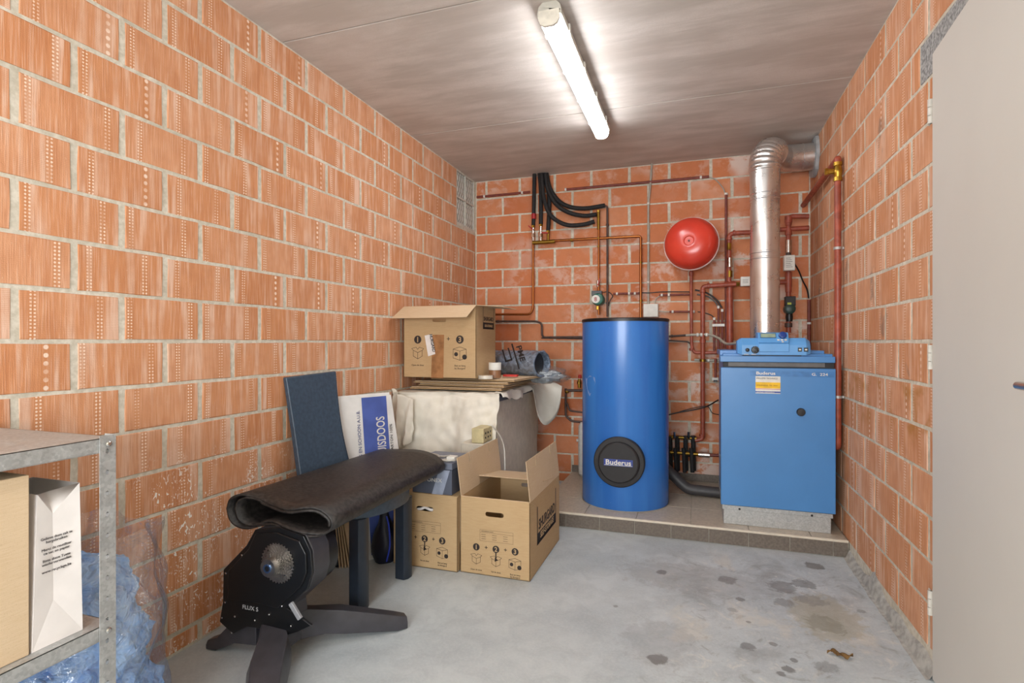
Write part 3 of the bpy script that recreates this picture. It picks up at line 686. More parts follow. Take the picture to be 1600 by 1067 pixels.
# black insulated hoses
for i, (lab, pts) in enumerate((
    ('leftmost black insulated hose hanging from the ceiling above a red valve', [(835, 271), (834.5, 300), (833.5, 352)]),
    ('second black insulated hose from the left under the ceiling', [(843, 271), (845, 300), (845, 350)]),
    ('third black insulated hose, straight down beside the brass manifold', [(850, 271), (858, 310), (856.5, 360)]),
    ('lowest curved black hose sweeping right to the copper riser', [(846, 271, .09), (850, 310, .09), (861, 337, .09), (884, 351, .08), (910, 351, .07), (929, 346, .06)]),
    ('middle curved black hose sweeping right to the copper riser', [(852, 271, .07), (856, 296, .07), (869, 319, .07), (889, 332, .07), (912, 337, .06), (932, 335, .06)]),
    ('topmost curved black hose sweeping right to the thin dark pipe', [(854, 271), (859, 293), (872, 313), (890, 323), (915, 325.5), (945, 321)]))):
    t = run('insulated_hose', lab, pts, .017 if i else .016, BLKRUB, off=.055, sm=True, cat='hose', nseg=16)
    if i == 0: fit(t, 'red_sleeve', 834, 338, .055, (0, 0, 1), .019, .045, REDH, 16)
t = run('heating_pipe', 'thin dark pipe dropping from the top black hose behind the tank', [(940, 322), (949, 322), (949, 345), (949, 495)], .0085, DARKP, [(949, 351, 'v'), (949, 473, 'v')], off=.05, rad=.02, cm=DARKP)
t = run('copper_manifold', 'copper and brass manifold pipe under the black hoses, with red valve levers', [(834, 379), (870, 376), (998, 369)], .0105, COPPER, [(893, 375)], off=.055, cm=SOLD)
build(MB().tube([bk(832, 379.5, .055), bk(867, 377, .055)], .016, 14), 'brass_body', SOLD, t, world=True)
for u, v0, v1, hd in ((833, 352, 372, (-1, 0, .9)), (845, 350, 372, None), (856.5, 360, 374, (-1, 0, .1))):
    build(MB().tube([bk(u, v0, .055), bk(u, v1+4, .055)], .011, 12), 'valve', CHROME if u < 850 else SOLD, t, world=True)
    fit(t, 'union', u, v0+2, .055, (0, 0, 1), .016, .02, BRASS)
    if u < 850: fit(t, 'union', u, v1-4, .055, (0, 0, 1), .017, .03, CHROME)
    if hd: handle(t, u, (v0+v1)/2-3, .075, hd, REDH)
run('copper_pipe', 'copper pipe dropping from the manifold and turning left behind the top carton', [(833, 380), (833, 480), (829, 491), (762, 491)], .009, COPPER, off=.055, rad=.04)
run('copper_pipe', 'copper pipe dropping from the right end of the manifold to the tank', [(994, 369), (1001, 369), (1001, 380), (1001, 498)], .0095, COPPER, [(1001, 410, 'v'), (1001, 470, 'v')], off=.055, rad=.015, cm=SOLD)
t = run('copper_riser', 'short copper riser with a small green pump above the tank', [(935.5, 328), (935.5, 492)], .0085, COPPER, off=.06)
build(MB().tube([bk(935, 332, .06), bk(935, 358, .06)], .012, 12), 'brass_tee', SOLD, t, world=True)
fit(t, 'union', 935, 330, .06, (0, 0, 1), .014, .02, BRASS); fit(t, 'union', 935, 372, .06, (0, 0, 1), .012, .012, SOLD); fit(t, 'union', 935, 385, .06, (0, 0, 1), .012, .012, SOLD); fit(t, 'union', 934, 481, .06, (0, 0, 1), .014, .03, BRASS)
fit(t, 'ball_valve', 934, 443, .06, (0, 0, 1), .013, .05, CHROME, 12); handle(t, 934, 446, .075, (.3, 0, 1), REDH)
pc = bk(935, 468, .07)
pm = build(MB().lathe([(.045, -.05), (.048, -.02), (.048, .03), (.042, .045), (.03, .05)], 28, align(pc, (0, -1, 0))), 'pump', pl('pump_green', '2c6b5c', .4), t, world=True)
build(MB().box((-.045, .01, -.045), (.03, .05, .03), align(pc, (0, -1, 0)) @ Matrix.Rotation(0, 4, 'Z')), 'terminal_box', pl('pump_grey', '55585a', .5), pm, world=True) if False else build(MB().box((pc.x-.05, pc.y-.03, pc.z+.03), (pc.x+.03, pc.y+.02, pc.z+.068)), 'terminal_box', pl('pump_grey', '55585a', .5), pm, world=True, bevel=.003)
build(MB().lathe([(.032, 0), (.032, .004)], 28, align(pc+Vector((-.012, -.05, 0)), (0, -1, 0))), 'badge', WHP, pm, world=True)
text('8', .045, frame(pc+Vector((-.024, -.0545, -.016)), (1, 0, 0), (0, 0, 1)), REDH, pm, world=True, bold=.01)
run('cable', 'black cable looping from the green pump to the short red conduit', [(941, 457), (950, 456), (957, 462), (953, 470), (951, 478)], .0035, BLKP, off=.03, sm=True, cat='cable')
run('cable_conduit', 'short dark red conduit right of the green pump', [(958, 459), (1002, 458)], .0085, RED2, [(964, 459), (983, 458.5), (992, 458.5)], off=.02)
run('cable_conduit', 'dark red conduit from junction box to the vessel pipe, upper one', [(1030, 461), (1078, 460)], .008, RED2, [(1034, 461), (1045, 461)], off=.02)
run('cable', 'black cable crossing above the white junction box', [(998, 457), (1015, 457.5), (1036, 456), (1080, 456)], .004, BLKP, off=.03, sm=True, cat='cable')
run('cable', 'grey cable arching from the junction box to the upper conduit', [(1023, 476), (1025, 467), (1031, 462.5), (1036, 462)], .004, GRYP, off=.02, sm=True, cat='cable')
run('cable_conduit', 'dark red conduit leaving the right side of the white junction box', [(1046, 487), (1086, 487)], .008, RED2, [(1051, 487), (1084, 487)], off=.02)
run('cable', 'pale cable between junction box and the lower conduit', [(1029, 486), (1038, 487), (1048, 487)], .005, GRYP, off=.02, sm=True, cat='cable')
t = run('heating_pipe', 'long dark pipe running behind the tank at mid height', [(762, 502), (838, 502), (846.5, 505), (847, 527), (1046, 525.5), (1084, 523)], .0085, DARKP, [(778, 502), (1050, 525)], off=.05, rad=.03, cm=DARKP)
run('heating_pipe', 'thin dark pipe just below the long pipe right of the tank', [(846, 528), (1050, 532), (1076, 534), (1082, 541)], .006, DARKP, off=.03, sm=False)
t = run('vessel_pipe', 'thin red pipe dropping from the red vessel then right to the boiler', [(1080, 420, .10), (1080, 450, .10), (1080.5, 540, .10), (1084, 551, .10), (1150, 551, .12)], .012, RED, off=.1, rad=.03)
fit(t, 'elbow_collar', 1080.5, 546, .10, (0, 0, 1), .017, .02, RED, 16); fit(t, 'nipple', 1080, 428, .10, (0, 0, 1), .017, .03, RED, 16)
t = run('heating_pipe', 'tall red pipe left of the flue running down to the floor manifold', [(1150, 444, .13), (1104, 447, .13), (1098, 449, .13), (1098, 460, .13), (1098, 686, .10), (1086, 688, .10)], .0165, RED, off=.12, rad=.05)
fit(t, 'collar', 1107, 446.6, .13, (1, 0, 0), .021, .02, RED, 16); fit(t, 'collar', 1098, 455, .13, (0, 0, 1), .021, .02, RED, 16); fit(t, 'coupling', 1098, 533, .12, (0, 0, 1), .021, .03, RED, 16)
fit(t, 'coupling', 1098, 563, .115, (0, 0, 1), .022, .02, SOLD, 12); fit(t, 'collar', 1097, 680, .10, (0, 0, 1), .021, .02, RED, 16); clip(t, bk(1098, 563, .11), (0, 0, 1), .017, GALV, off=.11)
t = run('heating_pipe', 'thick red pipe between red vessel and flue with valve and brass joint', [(1175, 363, .10), (1150, 364, .10), (1140, 366, .10), (1139, 376, .10), (1139, 440, .10), (1140, 552, .10)], .017, RED, off=.1, rad=.05)
build(MB().tube([bk(1140, 440, .10), bk(1140.5, 552, .10)], .0235, 18), 'lower_pipe', RED, t, world=True)
fit(t, 'collar', 1147, 364, .10, (1, 0, 0), .021, .018, RED, 16); fit(t, 'collar', 1139.5, 373, .10, (0, 0, 1), .021, .02, RED, 16)
fit(t, 'drain_valve', 1139.5, 385, .115, (0, 0, 1), .015, .05, BRASS, 8); fit(t, 'ball_valve', 1140, 410, .10, (0, 0, 1), .021, .07, CHROME, 12); fit(t, 'brass_nipple', 1140, 428, .10, (0, 0, 1), .019, .05, SOLD, 12)
fit(t, 'tee', 1140, 444, .11, (1, 0, 0), .022, .07, RED, 16); fit(t, 'brass_plug', 1152, 444, .11, (1, 0, 0), .016, .03, SOLD, 6)
t = thing('sensor_box', 'small white thermostat box left of the flue', 'sensor', bk(1163, 447, .1)); a, b = bk(1156.5, 448, .08), bk(1171, 433, .08)
build(MB().box((a.x, a.y-.05, a.z), (b.x, a.y, b.z)), 'housing', WHP, t, world=True, bevel=.003)
for k in range(3): build(MB().box((a.x+.012, a.y-.0506, a.z+.022+k*.011), (b.x-.012, a.y-.05, a.z+.024+k*.011)), 'print_line', INK, t, world=True)
for i, (u, v0, lab) in enumerate(((1116, 500, 'shortest, left'), (1122.5, 482, 'middle'), (1128.5, 487, 'right'))):
    t = run('cable_conduit', lab+' thin red conduit of three beside the thick red pipe', [(u, v0), (u, 548)], .0085, RED2, off=.06); fit(t, 'end_cap', u, v0-2, .06, (0, 0, 1), .010, .02, WHP, 12)
run('cable', 'upper black cable bowing from the conduit end into the red conduits', [(1086, 453), (1103, 457), (1119, 468), (1128, 481)], .006, BLKP, off=.06, sm=True, cat='cable')
run('cable', 'middle grey cable bowing into the red conduits left of the flue', [(1089, 460), (1105, 463), (1117, 471), (1122, 479)], .006, pl('grey_cable', '5d5a56', .5), off=.06, sm=True, cat='cable')
run('cable', 'lower black cable bowing into the shortest red conduit', [(1090, 487), (1102, 489), (1112, 493), (1116, 498)], .004, BLKP, off=.06, sm=True, cat='cable')
a = bk(1113, 508, .06); b = bk(1132, 508, .06); solo(MB().box((a.x, a.y-.02, a.z-.010), (b.x, a.y-.012, b.z+.010)), 'conduit_clamp', WHP, 'white clamp bar across the three thin red conduits', 'clamp')
t = run('flexible_hose', 'grey flexible cable with white joint bending into the control panel', [(1072, 524, .1), (1085, 523, .12), (1108, 523, .14), (1122, 528, .22), (1135, 537, .35), (1152, 536, .55)], .009, GRYP, off=.1, sm=True, cat='hose')
for u in (1090, 1096, 1104): fit(t, 'joint_ring', u, 523, .13, (1, 0, 0), .014, .015, WHP, 12)
run('short_pipe', 'stub of dark red pipe dropping beside the boiler top edge', [(1118, 560, .1), (1118, 590, .1)], .009, RED2, off=.1)
fitp = thing('wall_outlet', 'small white clip with black plug beside the boiler left side', 'outlet', bk(1118, 597, .0)); p = bk(1118, 592, .02); build(MB().box((p.x-.025, p.y-.02, p.z-.012), (p.x+.02, p.y+.015, p.z+.012)), 'plate', WHP, fitp, world=True, bevel=.002); build(MB().box((p.x-.015, p.y-.035, p.z-.02), (p.x+.012, p.y-.02, p.z-.006)), 'plug', BLKP, fitp, world=True, bevel=.002)
run('short_pipe', 'grey pipe stub crossing behind the red pipe at the boiler top', [(1085, 562), (1124, 563)], .009, GRYP, [(1107, 563)], off=.06)
# black cable between tank and boiler
run('cable', 'black cable sagging between the tank and the boiler side', [(1040, 649, .2), (1062, 644, .2), (1085, 640, .2), (1104, 635, .2), (1122, 625, .3)], .005, BLKP, off=.2, sm=True, cat='cable')
run('cable', 'thin black cable looping below the sagging one beside the boiler', [(1062, 643, .18), (1085, 637, .18), (1105, 635, .18), (1113, 645, .2), (1124, 648, .25)], .003, BLKP, off=.2, sm=True, cat='cable')
# floor manifold between tank and boiler
t = thing('floor_manifold', 'pipe manifold with four black insulated branches low between tank and boiler', 'pipework', bk(1070, 740, .1))
build(MB().tube([bk(1040, 682, .1), bk(1088, 685, .1)], .013, 12), 'upper_rail', SOLD, t, world=True); build(MB().tube([bk(1040, 706, .13), bk(1096, 710, .13)], .013, 12), 'lower_rail', SOLD, t, world=True)
fit(t, 'union', 1100, 710.5, .13, (1, 0, 0), .02, .08, CHROME, 12); build(MB().tube([bk(1108, 711, .13), bk(1135, 712, .13)], .012, 12), 'red_tail', RED2, t, world=True)
for u in (1046, 1057, 1070, 1082):
    build(MB().tube([bk(u+1, 681, .10), bk(u+2, 735, .09)], .017, 14), 'insulated_branch', BLKRUB, t, world=True); build(MB().tube([bk(u-2, 700, .135), bk(u, 738, .14)], .015, 14), 'insulated_branch', BLKRUB, t, world=True)
for u in (1054, 1076):
    for v in (680, 708): fit(t, 'bleed_valve', u, v, .12, (0, 0, 1), .010, .05, CHROME, 8)
q0 = aty(1040, 728, 3.95); q0.z = max(q0.z, PZ+.04)
pts = [Vector((-.24, 4.02, .29)), Vector((-.16, 3.97, .22)), Vector((-.06, 3.94, .14)), Vector((.03, 3.93, PZ+.042)), Vector((.13, 3.93, PZ+.038)), Vector((.2, 3.93, PZ+.038))]
solo(MB().tube(spline(pts), .036, 18), 'drain_hose', pl('dark_grey_hose', '3d3b3c', .5), 'thick dark grey hose curving over the tiles behind tank and boiler', 'hose')

# right of flue
t = thing('return_pipe', 'red pipe with pump and valves rising right of the flue', 'pipework', bk(1232, 520, .12)); o_ = .2
build(MB().tube(bend([bk(1264, 338, o_), bk(1238, 338, o_), bk(1232, 340, o_), bk(1232, 350, o_), bk(1232, 520, o_)], .04), .0165, 16), 'main_pipe', RED, t, world=True)
build(MB().tube([bk(1216, 359, o_+.0), bk(1264, 356, o_)], .0165, 16), 'cross_pipe', RED, t, world=True)
for v, r_, L, m_, nm in ((343, .024, .05, RED, 'elbow'), (350, .021, .02, RED, 'collar'), (362, .022, .05, RED, 'tee'), (385, .021, .09, CHROME, 'ball_valve'), (398, .017, .03, DARKP, 'union'), (437, .022, .10, RED, 'tee'), (452, .021, .04, RED, 'collar'), (466, .027, .02, DARKP, 'flange'), (508, .024, .03, DARKP, 'flange')):
    fit(t, nm, 1232, v, o_, (0, 0, 1), r_, L, m_, 14)
fit(t, 'branch', 1224, 441, o_, (1, 0, 0), .016, .06, RED, 14)
p = bk(1233, 483, o_); pm = build(MB().lathe([(.034, -.04), (.038, .0), (.034, .05), (.02, .056)], 24, align(p, (0, -1, 0))), 'pump', pl('dark_green_pump', '1d3a33', .4), t, world=True)
build(MB().box((p.x-.03, p.y-.05, p.z+.02), (p.x+.034, p.y+.01, p.z+.085)), 'terminal_box', BLKD, pm, world=True, bevel=.004)
build(MB().box((p.x-.018, p.y-.053, p.z+.028), (p.x+.006, p.y-.05, p.z+.042)), 'yellow_label', pl('yellow_green', 'b7b93a', .5), pm, world=True)
build(MB().lathe([(.02, -.03), (.024, 0), (.02, .03)], 16, align(p-Vector((.002, .02, .055)), (0, 0, 1))), 'lower_housing', BLKP, pm, world=True)
p = bk(1233, 411, o_+.04); tb = build(MB().box((p.x-.034, p.y-.02, p.z-.052), (p.x+.034, p.y+.03, p.z+.052)), 'thermostat_box', WHP, t, world=True, bevel=.004)
for k in range(6): build(MB().box((p.x-.022, p.y-.0207, p.z-.03+k*.012), (p.x+.018-(k % 3)*.006, p.y-.02, p.z-.027+k*.012)), 'print_line', pl('grey_print', '77746f', .6), tb, world=True)
run('cable', 'black cable dropping from the thermostat box to the right corner', [(1240, 410, .2), (1248, 423, .16), (1254, 438, .1), (1261, 452, .06), (1263.5, 466, .04)], .005, BLKP, off=.1, sm=True, cat='cable')
run('cable_conduit', 'dark conduit low in the right corner behind the boiler', [(1264, 468, .04), (1264, 545, .04)], .011, RED2, [(1264, 505, 'v')], off=.04)
run('wall_stub', 'short red pipe end sticking from the wall right of the flue', [(1250, 358.5, .03), (1266, 358, .03)], .012, RED, off=.03) if False else None
# gas pipe on right wall
gx = .736; pa = atx(1309, 255, gx); pb = atx(1309, 700, gx); ypos = pa.y
t = thing('gas_pipe', 'red gas pipe with a brass cock running down the right wall beside the boiler', 'pipe', (gx, ypos, .6))
top = Vector((gx, ypos, atx(1309, 248, gx).z)); far = Vector((.722, 4.25, 2.115)); far2 = Vector((.722, 4.36, 2.115))
build(MB().tube(bend([far2, far, top, ], .03), .0175, 16), 'upper_pipe', RED, t, world=True)
build(MB().tube(bend([top+Vector((0, .012, 0)), top, Vector((gx, ypos, pb.z)), Vector((gx, ypos+.25, pb.z))], .03), .0175, 16), 'riser', RED, t, world=True)
bz = atx(1309, 268, gx).z
build(MB().lathe([(.016, -.055), (.023, -.053), (.023, -.032), (.018, -.03), (.022, -.01), (.024, .0), (.022, .012), (.018, .03), (.023, .032), (.023, .05), (.016, .052)], 12, Matrix.Translation((gx, ypos, bz))), 'gas_cock', BRASS, t, world=True)
build(MB().tube([(gx-.05, ypos-.0, bz+.004), (gx+.0, ypos, bz+.004)], .016, 10).lathe([(.014, 0), (.02, .005), (.02, .015), (.014, .02)], 6, align((gx-.045, ypos, bz+.004), (-1, 0, 0))), 'cock_nut', BRASS, t, world=True)
clip(t, Vector((gx, ypos, atx(1309, 388, gx).z)), (0, 0, 1), .019, GALV, toward=(1, 0, 0), off=.03)
clip(t, Vector((gx, ypos, atx(1309, 620, gx).z)), (0, 0, 1), .019, GALV, toward=(1, 0, 0), off=.03)

# ------------------------------------------------------------------ cartons
def printed(M, parent, sc, world=False, only=None, table=True):
    """three numbered moving steps, table of text lines; M = frame at centre bottom of the face"""
    m = MB(); 
    for i, x in enumerate((-.105, 0, .10)):
        if only and (i+1) not in only: continue
        x *= sc
        m.disc((x, .155*sc), .018*sc, M, .0006)
        text(str(i+1), .032*sc, M @ Matrix.Translation((x-.008*sc, .144*sc, .0005)), CARD, parent, world, bold=.02)
        y = .095*sc
        if i < 2:   # open box icon
            for p in ([(-.022, .012), (0, .002), (.022, .012), (.022, -.014), (0, -.026), (-.022, -.014), (-.022, .012)], [(0, .002), (0, -.026)], [(-.022, .012), (-.03, .02), (-.008, .026), (0, .016)], [(.022, .012), (.03, .02), (.008, .026), (0, .016)]):
                m.stroke([(x+a*sc, y+b*sc) for a, b in p], .0017*sc, M)
            if i == 1: m.stroke([(x, y+.012*sc), (x, y+.04*sc)], .006*sc, M); m.disc((x, y+.008*sc), .012*sc, M, .0006, 3)
        else:       # van icon
            for p in ([(-.032, -.02), (-.032, .018), (0, .028), (.03, .018), (.03, -.02), (0, -.03), (-.032, -.02)], [(-.032, .018), (0, .01), (.03, .018)], [(0, .01), (0, -.03)]):
                m.stroke([(x+a*sc, y+b*sc) for a, b in p], .0017*sc, M)
            m.disc((x+.022*sc, y-.016*sc), .011*sc, M); m.disc((x-.018*sc, y-.004*sc), .009*sc, M)
        for k, s_ in enumerate(('Open de doos', 'Vul de doos', 'Sluit en berg')[i:i+1]+(('bij Shurgard',) if i == 2 else ())):
            text(s_, .0105*sc, M @ Matrix.Translation((x, (.038-k*.012)*sc, 0)), INK, parent, world, align='CENTER')
    for x in ((-.052, .05) if not only else ((.045,) if only == (1, 3) else (.05,))): text('+', .032*sc, M @ Matrix.Translation((x*sc, .147*sc, 0)), INK, parent, world, align='CENTER')
    if table:
        Y0, Y1 = .19*sc, .245*sc; X0, X1 = -.085*sc, .09*sc
        m.stroke([(X0, Y0), (X1, Y0), (X1, Y1), (X0, Y1), (X0, Y0)], .0009*sc, M); m.stroke([(X0, Y1-.013*sc), (X1, Y1-.013*sc)], .0009*sc, M)
        for c_ in range(3):
            for r in range(3): m.stroke([(X0+(.008+c_*.058)*sc, Y0+(.010+r*.011)*sc), (X0+(.030+c_*.058)*sc, Y0+(.010+r*.011)*sc)], .0016*sc, M)
        m.stroke([(X0+.008*sc, Y1-.007*sc), (X0+.07*sc, Y1-.007*sc)], .002*sc, M)
    build(m, 'printed_icons', INK, parent, world=world)
def side_logo(M, parent, w, h):   # frame of the storage firm's mark: open bracket + words
    m = MB(); m.stroke([(-w/2, h), (-w/2, 0), (w/2, 0), (w/2, h)], .010*w/.3, M)
    m.add([(-w/2, 0, .0006), (w/2, 0, .0006), (w/2, h*.28, .0006), (-w/2, h*.28, .0006)], [(0, 1, 2, 3)], M); build(m, 'logo_bracket', INK, parent)
    text('SHURGARD', w*.19, M @ Matrix.Translation((0, h*.36, 0)), INK, parent, sx=.88, bold=.02, align='CENTER')
    text('SELF-STORAGE', w*.115, M @ Matrix.Translation((0, h*.08, .0006)), CARD, parent, sx=.95, bold=.015, align='CENTER')
TH_ = .005
def carton(name, label, W, D, H, loc, rz=0, flaps=(), holes=True, open_=True, group=None):
    """origin: centre of the footprint; front face looks to local -y"""
    t = thing(name, label, 'cardboard box', loc, rz, group)
    b = MB(); hf = [slot(0, H*.80, .095, .022)] if holes else []
    b.plate(rect(-W/2, 0, W/2, H), hf, TH_, frame((0, -D/2, 0), (1, 0, 0), (0, 0, 1)) @ Matrix.Translation((0, 0, -TH_)))
    b.plate(rect(-W/2, 0, W/2, H), [slot(0, H*.80, .095, .022)] if holes else [], TH_, frame((0, D/2, 0), (1, 0, 0), (0, 0, 1)))
    b.box((W/2-TH_, -D/2, 0), (W/2, D/2, H)); b.box((-W/2, -D/2, 0), (-W/2+TH_, D/2, H)); b.box((-W/2, -D/2, 0), (W/2, D/2, TH_))
    build(b, 'carton_body', CARD, t, bevel=.0015, segs=1)
    for f in flaps:    # (side, length, angle from horizontal-outward in degrees, notches)
        side, L, ang, notch = f; a = math.radians(ang)
        if side in 'LR':
            s = -1 if side == 'L' else 1; o = Vector((s*(W/2-TH_/2), 0, H)); ax = Vector((0, 1, 0)); out = Vector((s*math.cos(a), 0, math.sin(a))); wd = D
        else:
            s = -1 if side == 'F' else 1; o = Vector((0, s*(D/2-TH_/2), H)); ax = Vector((1, 0, 0)); out = Vector((0, s*math.cos(a), math.sin(a))); wd = W
        h2 = wd/2; outer = rect(-h2, 0, h2, L)
        if notch:
            q = .004; outer = [(-h2, 0), (h2, 0), (h2, L), (h2*.48+q, L), (h2*.48+q, L-.05), (h2*.48-q, L-.05), (h2*.48-q, L), (-h2*.48+q, L), (-h2*.48+q, L-.05), (-h2*.48-q, L-.05), (-h2*.48-q, L), (-h2, L)]
        hh = [slot(h2*.3, L*.55, .07, .02)] if side == 'B' and L > .3 else []
        build(MB().plate(outer, hh, .0035, frame(o, ax, out)), 'flap', CARDL, t, bevel=.001, segs=1)
    return t
# front carton on the floor
ct = carton('moving_box', 'open brown moving box standing frontmost on the floor, printed 1 + 2 + 3', .362, .585, .375, (-.931, 2.788, 0), 0, (('L', .19, 83, True), ('R', .195, 96, True), ('B', .34, 172, False), ('F', .12, 205, False)))
printed(frame((-.0, -.2925, 0), (1, 0, 0), (0, 0, 1)) @ Matrix.Translation((.008, -.018, 0)), ct, .98)
side_logo(frame((.181, .02, .135), (0, 1, 0), (0, 0, 1)), ct, .37, .18)
build(MB().box((-.1, -.26, .02), (.12, .2, .26)), 'contents', CARDL, ct) if False else None
# middle carton
c2 = carton('moving_box', 'closed brown moving box behind the chair leg, below the grey shoe box', .362, .40, .372, (-1.302, 2.682, 0), 0, ())
build(MB().box((-.181, -.2, .370), (.181, .2, .375)), 'closed_flap', CARD, c2, bevel=.001)
build(MB().box((.1815, -.17, .14), (.185, -.12, .36)), 'loose_edge', CARDL, c2)
printed(frame((0, -.2, 0), (1, 0, 0), (0, 0, 1)) @ Matrix.Translation((.0, -.005, 0)), c2, .98)
m = MB(); 
for i in range(7): m.v.append(Vector((-.035+.012*i, -.196-.004*math.sin(i), .286+.010*math.sin(i*1.3)+(i % 2)*.014)))
m.tube(spline([(-.045, -.19, .29), (-.02, -.198, .296), (0, -.195, .303), (.03, -.198, .296), (.045, -.19, .295)]), .007, 8); m.v = m.v[7:]; m.f = [[i-7 for i in f] for f in m.f]
build(m, 'paper_scrap', PAPER, c2)
# shoe box
t = thing('shoe_box', 'grey blue shoe box on top of the closed moving box', 'box', (-1.266, 2.62, .375))
build(MB().box((-.11, -.13, .001), (.11, .13, .125)), 'box_body', pl('slate_print', '555a68', .45, var=.06, scale=5), t, bevel=.002)
build(MB().box((-.113, -.133, .128), (.113, .133, .160)), 'lid', pl('slate_lid', '6b7180', .45, var=.06, scale=5), t, bevel=.002)
build(MB().add([(.0, -.1306, .0), (.06, -.1306, .0), (.10, -.1306, .125), (.04, -.1306, .125)], [(0, 1, 2, 3)]), 'pale_stripe', pl('pale_slate', '9aa2b5', .45), t)
text('YONEX', .026, frame((-.045, -.1308, .062), (1, 0, 0), (0, 0, 1)), WHP, t, sx=1.15, bold=.005)
m = MB().stroke([(-.078, .062), (-.066, .082)], .004, frame((0, -.131, 0), (1, 0, 0), (0, 0, 1))); m.stroke([(-.068, .062), (-.056, .082)], .004, frame((0, -.131, 0), (1, 0, 0), (0, 0, 1))); build(m, 'emblem', WHP, t)
m = MB(); 
solo(m.tube(spline([(-1.33+.06*math.cos(a*.9)+.01*a, 2.56+.05*math.sin(a*.9), .541+.004*(a % 3)) for a in range(14)]), .005, 8), 'coiled_cable', pl('dirty_white_cable', 'bcb8ae', .5), 'coil of whitish cable lying on the grey shoe box', 'cable')
solo(MB().box((-1.205, 2.53, .536), (-1.16, 2.58, .558)), 'plug_adapter', WHP, 'small white plug adapter on the right end of the shoe box', 'adapter', bevel=.003)

# flat-packed boxes leaning on the left wall
def leaning(name, label, BL, BR, TL, TR_, th, mat):
    BL, BR, TL, TR_ = map(Vector, (BL, BR, TL, TR_)); c = (BL+BR)/2; t = thing(name, label, 'flattened box', c)
    nrm = (BR-BL).cross(TL-BL).normalized()*th
    m = MB(); m.add([BL, BR, TR_, TL, BL-nrm, BR-nrm, TR_-nrm, TL-nrm], [(0, 1, 2, 3), (7, 6, 5, 4), (0, 4, 5, 1), (1, 5, 6, 2), (2, 6, 7, 3), (3, 7, 4, 0)])
    build(m, 'panel', mat, t, world=True, bevel=.001); return t
BL, BR, TL, TRr = Vector((-1.64, 2.43, 0)), Vector((-1.503, 2.725, 0)), Vector((-1.765, 2.405, .845)), Vector((-1.628, 2.70, .845))
t = leaning('moving_box_flat', 'white and blue flattened moving box reading HUISDOOS, leaning between chair and table', BL, BR, TL, TRr, .012, WCARD)
up = (TL-BL); ac = (TRr-TL); LM = frame(BL+(up.normalized().cross(ac.normalized()))*-.0008, ac, up)
acn = ac.normalized(); nn = acn.cross(up.normalized()).normalized(); upn = nn.cross(acn).normalized(); H_ = up.length; Wt = ac.length
LM = Matrix((acn, upn, nn)).transposed().to_4x4(); LM.translation = TL+nn*.0006
s0, s1 = .42*Wt, .90*Wt
build(MB().add([(s0, -.004, 0), (s1, -.004, 0), (s1, -H_*.97, 0), (s0, -H_*.97, 0)], [(0, 3, 2, 1)], LM), 'blue_band', BCARD, t, world=True)
rt = Matrix.Rotation(PI/2, 4, 'Z')
text('VERHUISDOOS', .076, LM @ Matrix.Translation((.83*Wt, -.43, .0006)) @ rt, WHP, t, world=True, sx=.62, bold=.01)
text('SLUIT DE DOOS EN SCHOON A.U.B.', .027, LM @ Matrix.Translation((.37*Wt, -.485, .0006)) @ rt, pl('blue_ink', '3c4a80', .6), t, world=True, sx=.95)
text('KARTON 100%', .024, LM @ Matrix.Translation((.975*Wt, -.32, .0006)) @ rt, INK, t, world=True)
BCK = [Vector((-.016, .012, .0))+v for v in (BL, BR, TL+Vector((-.002, .0, .012)), TRr+Vector((-.002, .0, .012)))]
leaning('moving_box_flat', 'second white flattened box just behind the HUISDOOS one', *BCK, .010, WCARD)
for k in range(5):
    q = Vector((-.014*k, -.006*k, 0)); a = Vector((-1.648, 2.365, 0))+q; 
    leaning('folded_carton', 'folded brown carton sheet leaning on the wall behind the chair legs', a, a+Vector((-.05, .13, 0)), a+Vector((-.09+.014*k*.8, .0, .42)), a+Vector((-.14+.014*k*.8, .13, .42)), .006, CARDL)['group'] = 'brown carton sheets behind the chair'
m = MB()
for i in range(11):
    for j in range(16):
        a = 2*PI*j/16; z = .27*i/10; r = (.055+.02*math.sin(i*.5))*(1-.35*(i/10)**3)+.012*noise.noise(Vector((a*1.2, z*14, 2)))
        m.v.append(Vector((-1.545+r*math.cos(a)*.9, 2.50+r*math.sin(a)*.9, z)))
m.f = [[i*16+j, i*16+(j+1) % 16, (i+1)*16+(j+1) % 16, (i+1)*16+j] for i in range(10) for j in range(16)]+[[j for j in range(16)][::-1], [160+j for j in range(16)]]
t = thing('carrier_bag', 'small navy bag with blue piping on the floor behind the chair seat', 'bag', (-1.545, 2.5, 0)); build(m, 'bag_body', pl('navy_nylon', '161b2e', .5), t, world=True, ang=60); build(MB().tube(spline([(-1.50, 2.445, .25), (-1.49, 2.45, .2), (-1.487, 2.455, .1), (-1.50, 2.445, .02)]), .004, 8), 'blue_piping', pl('royal_blue', '2b45c4', .5), t, world=True)

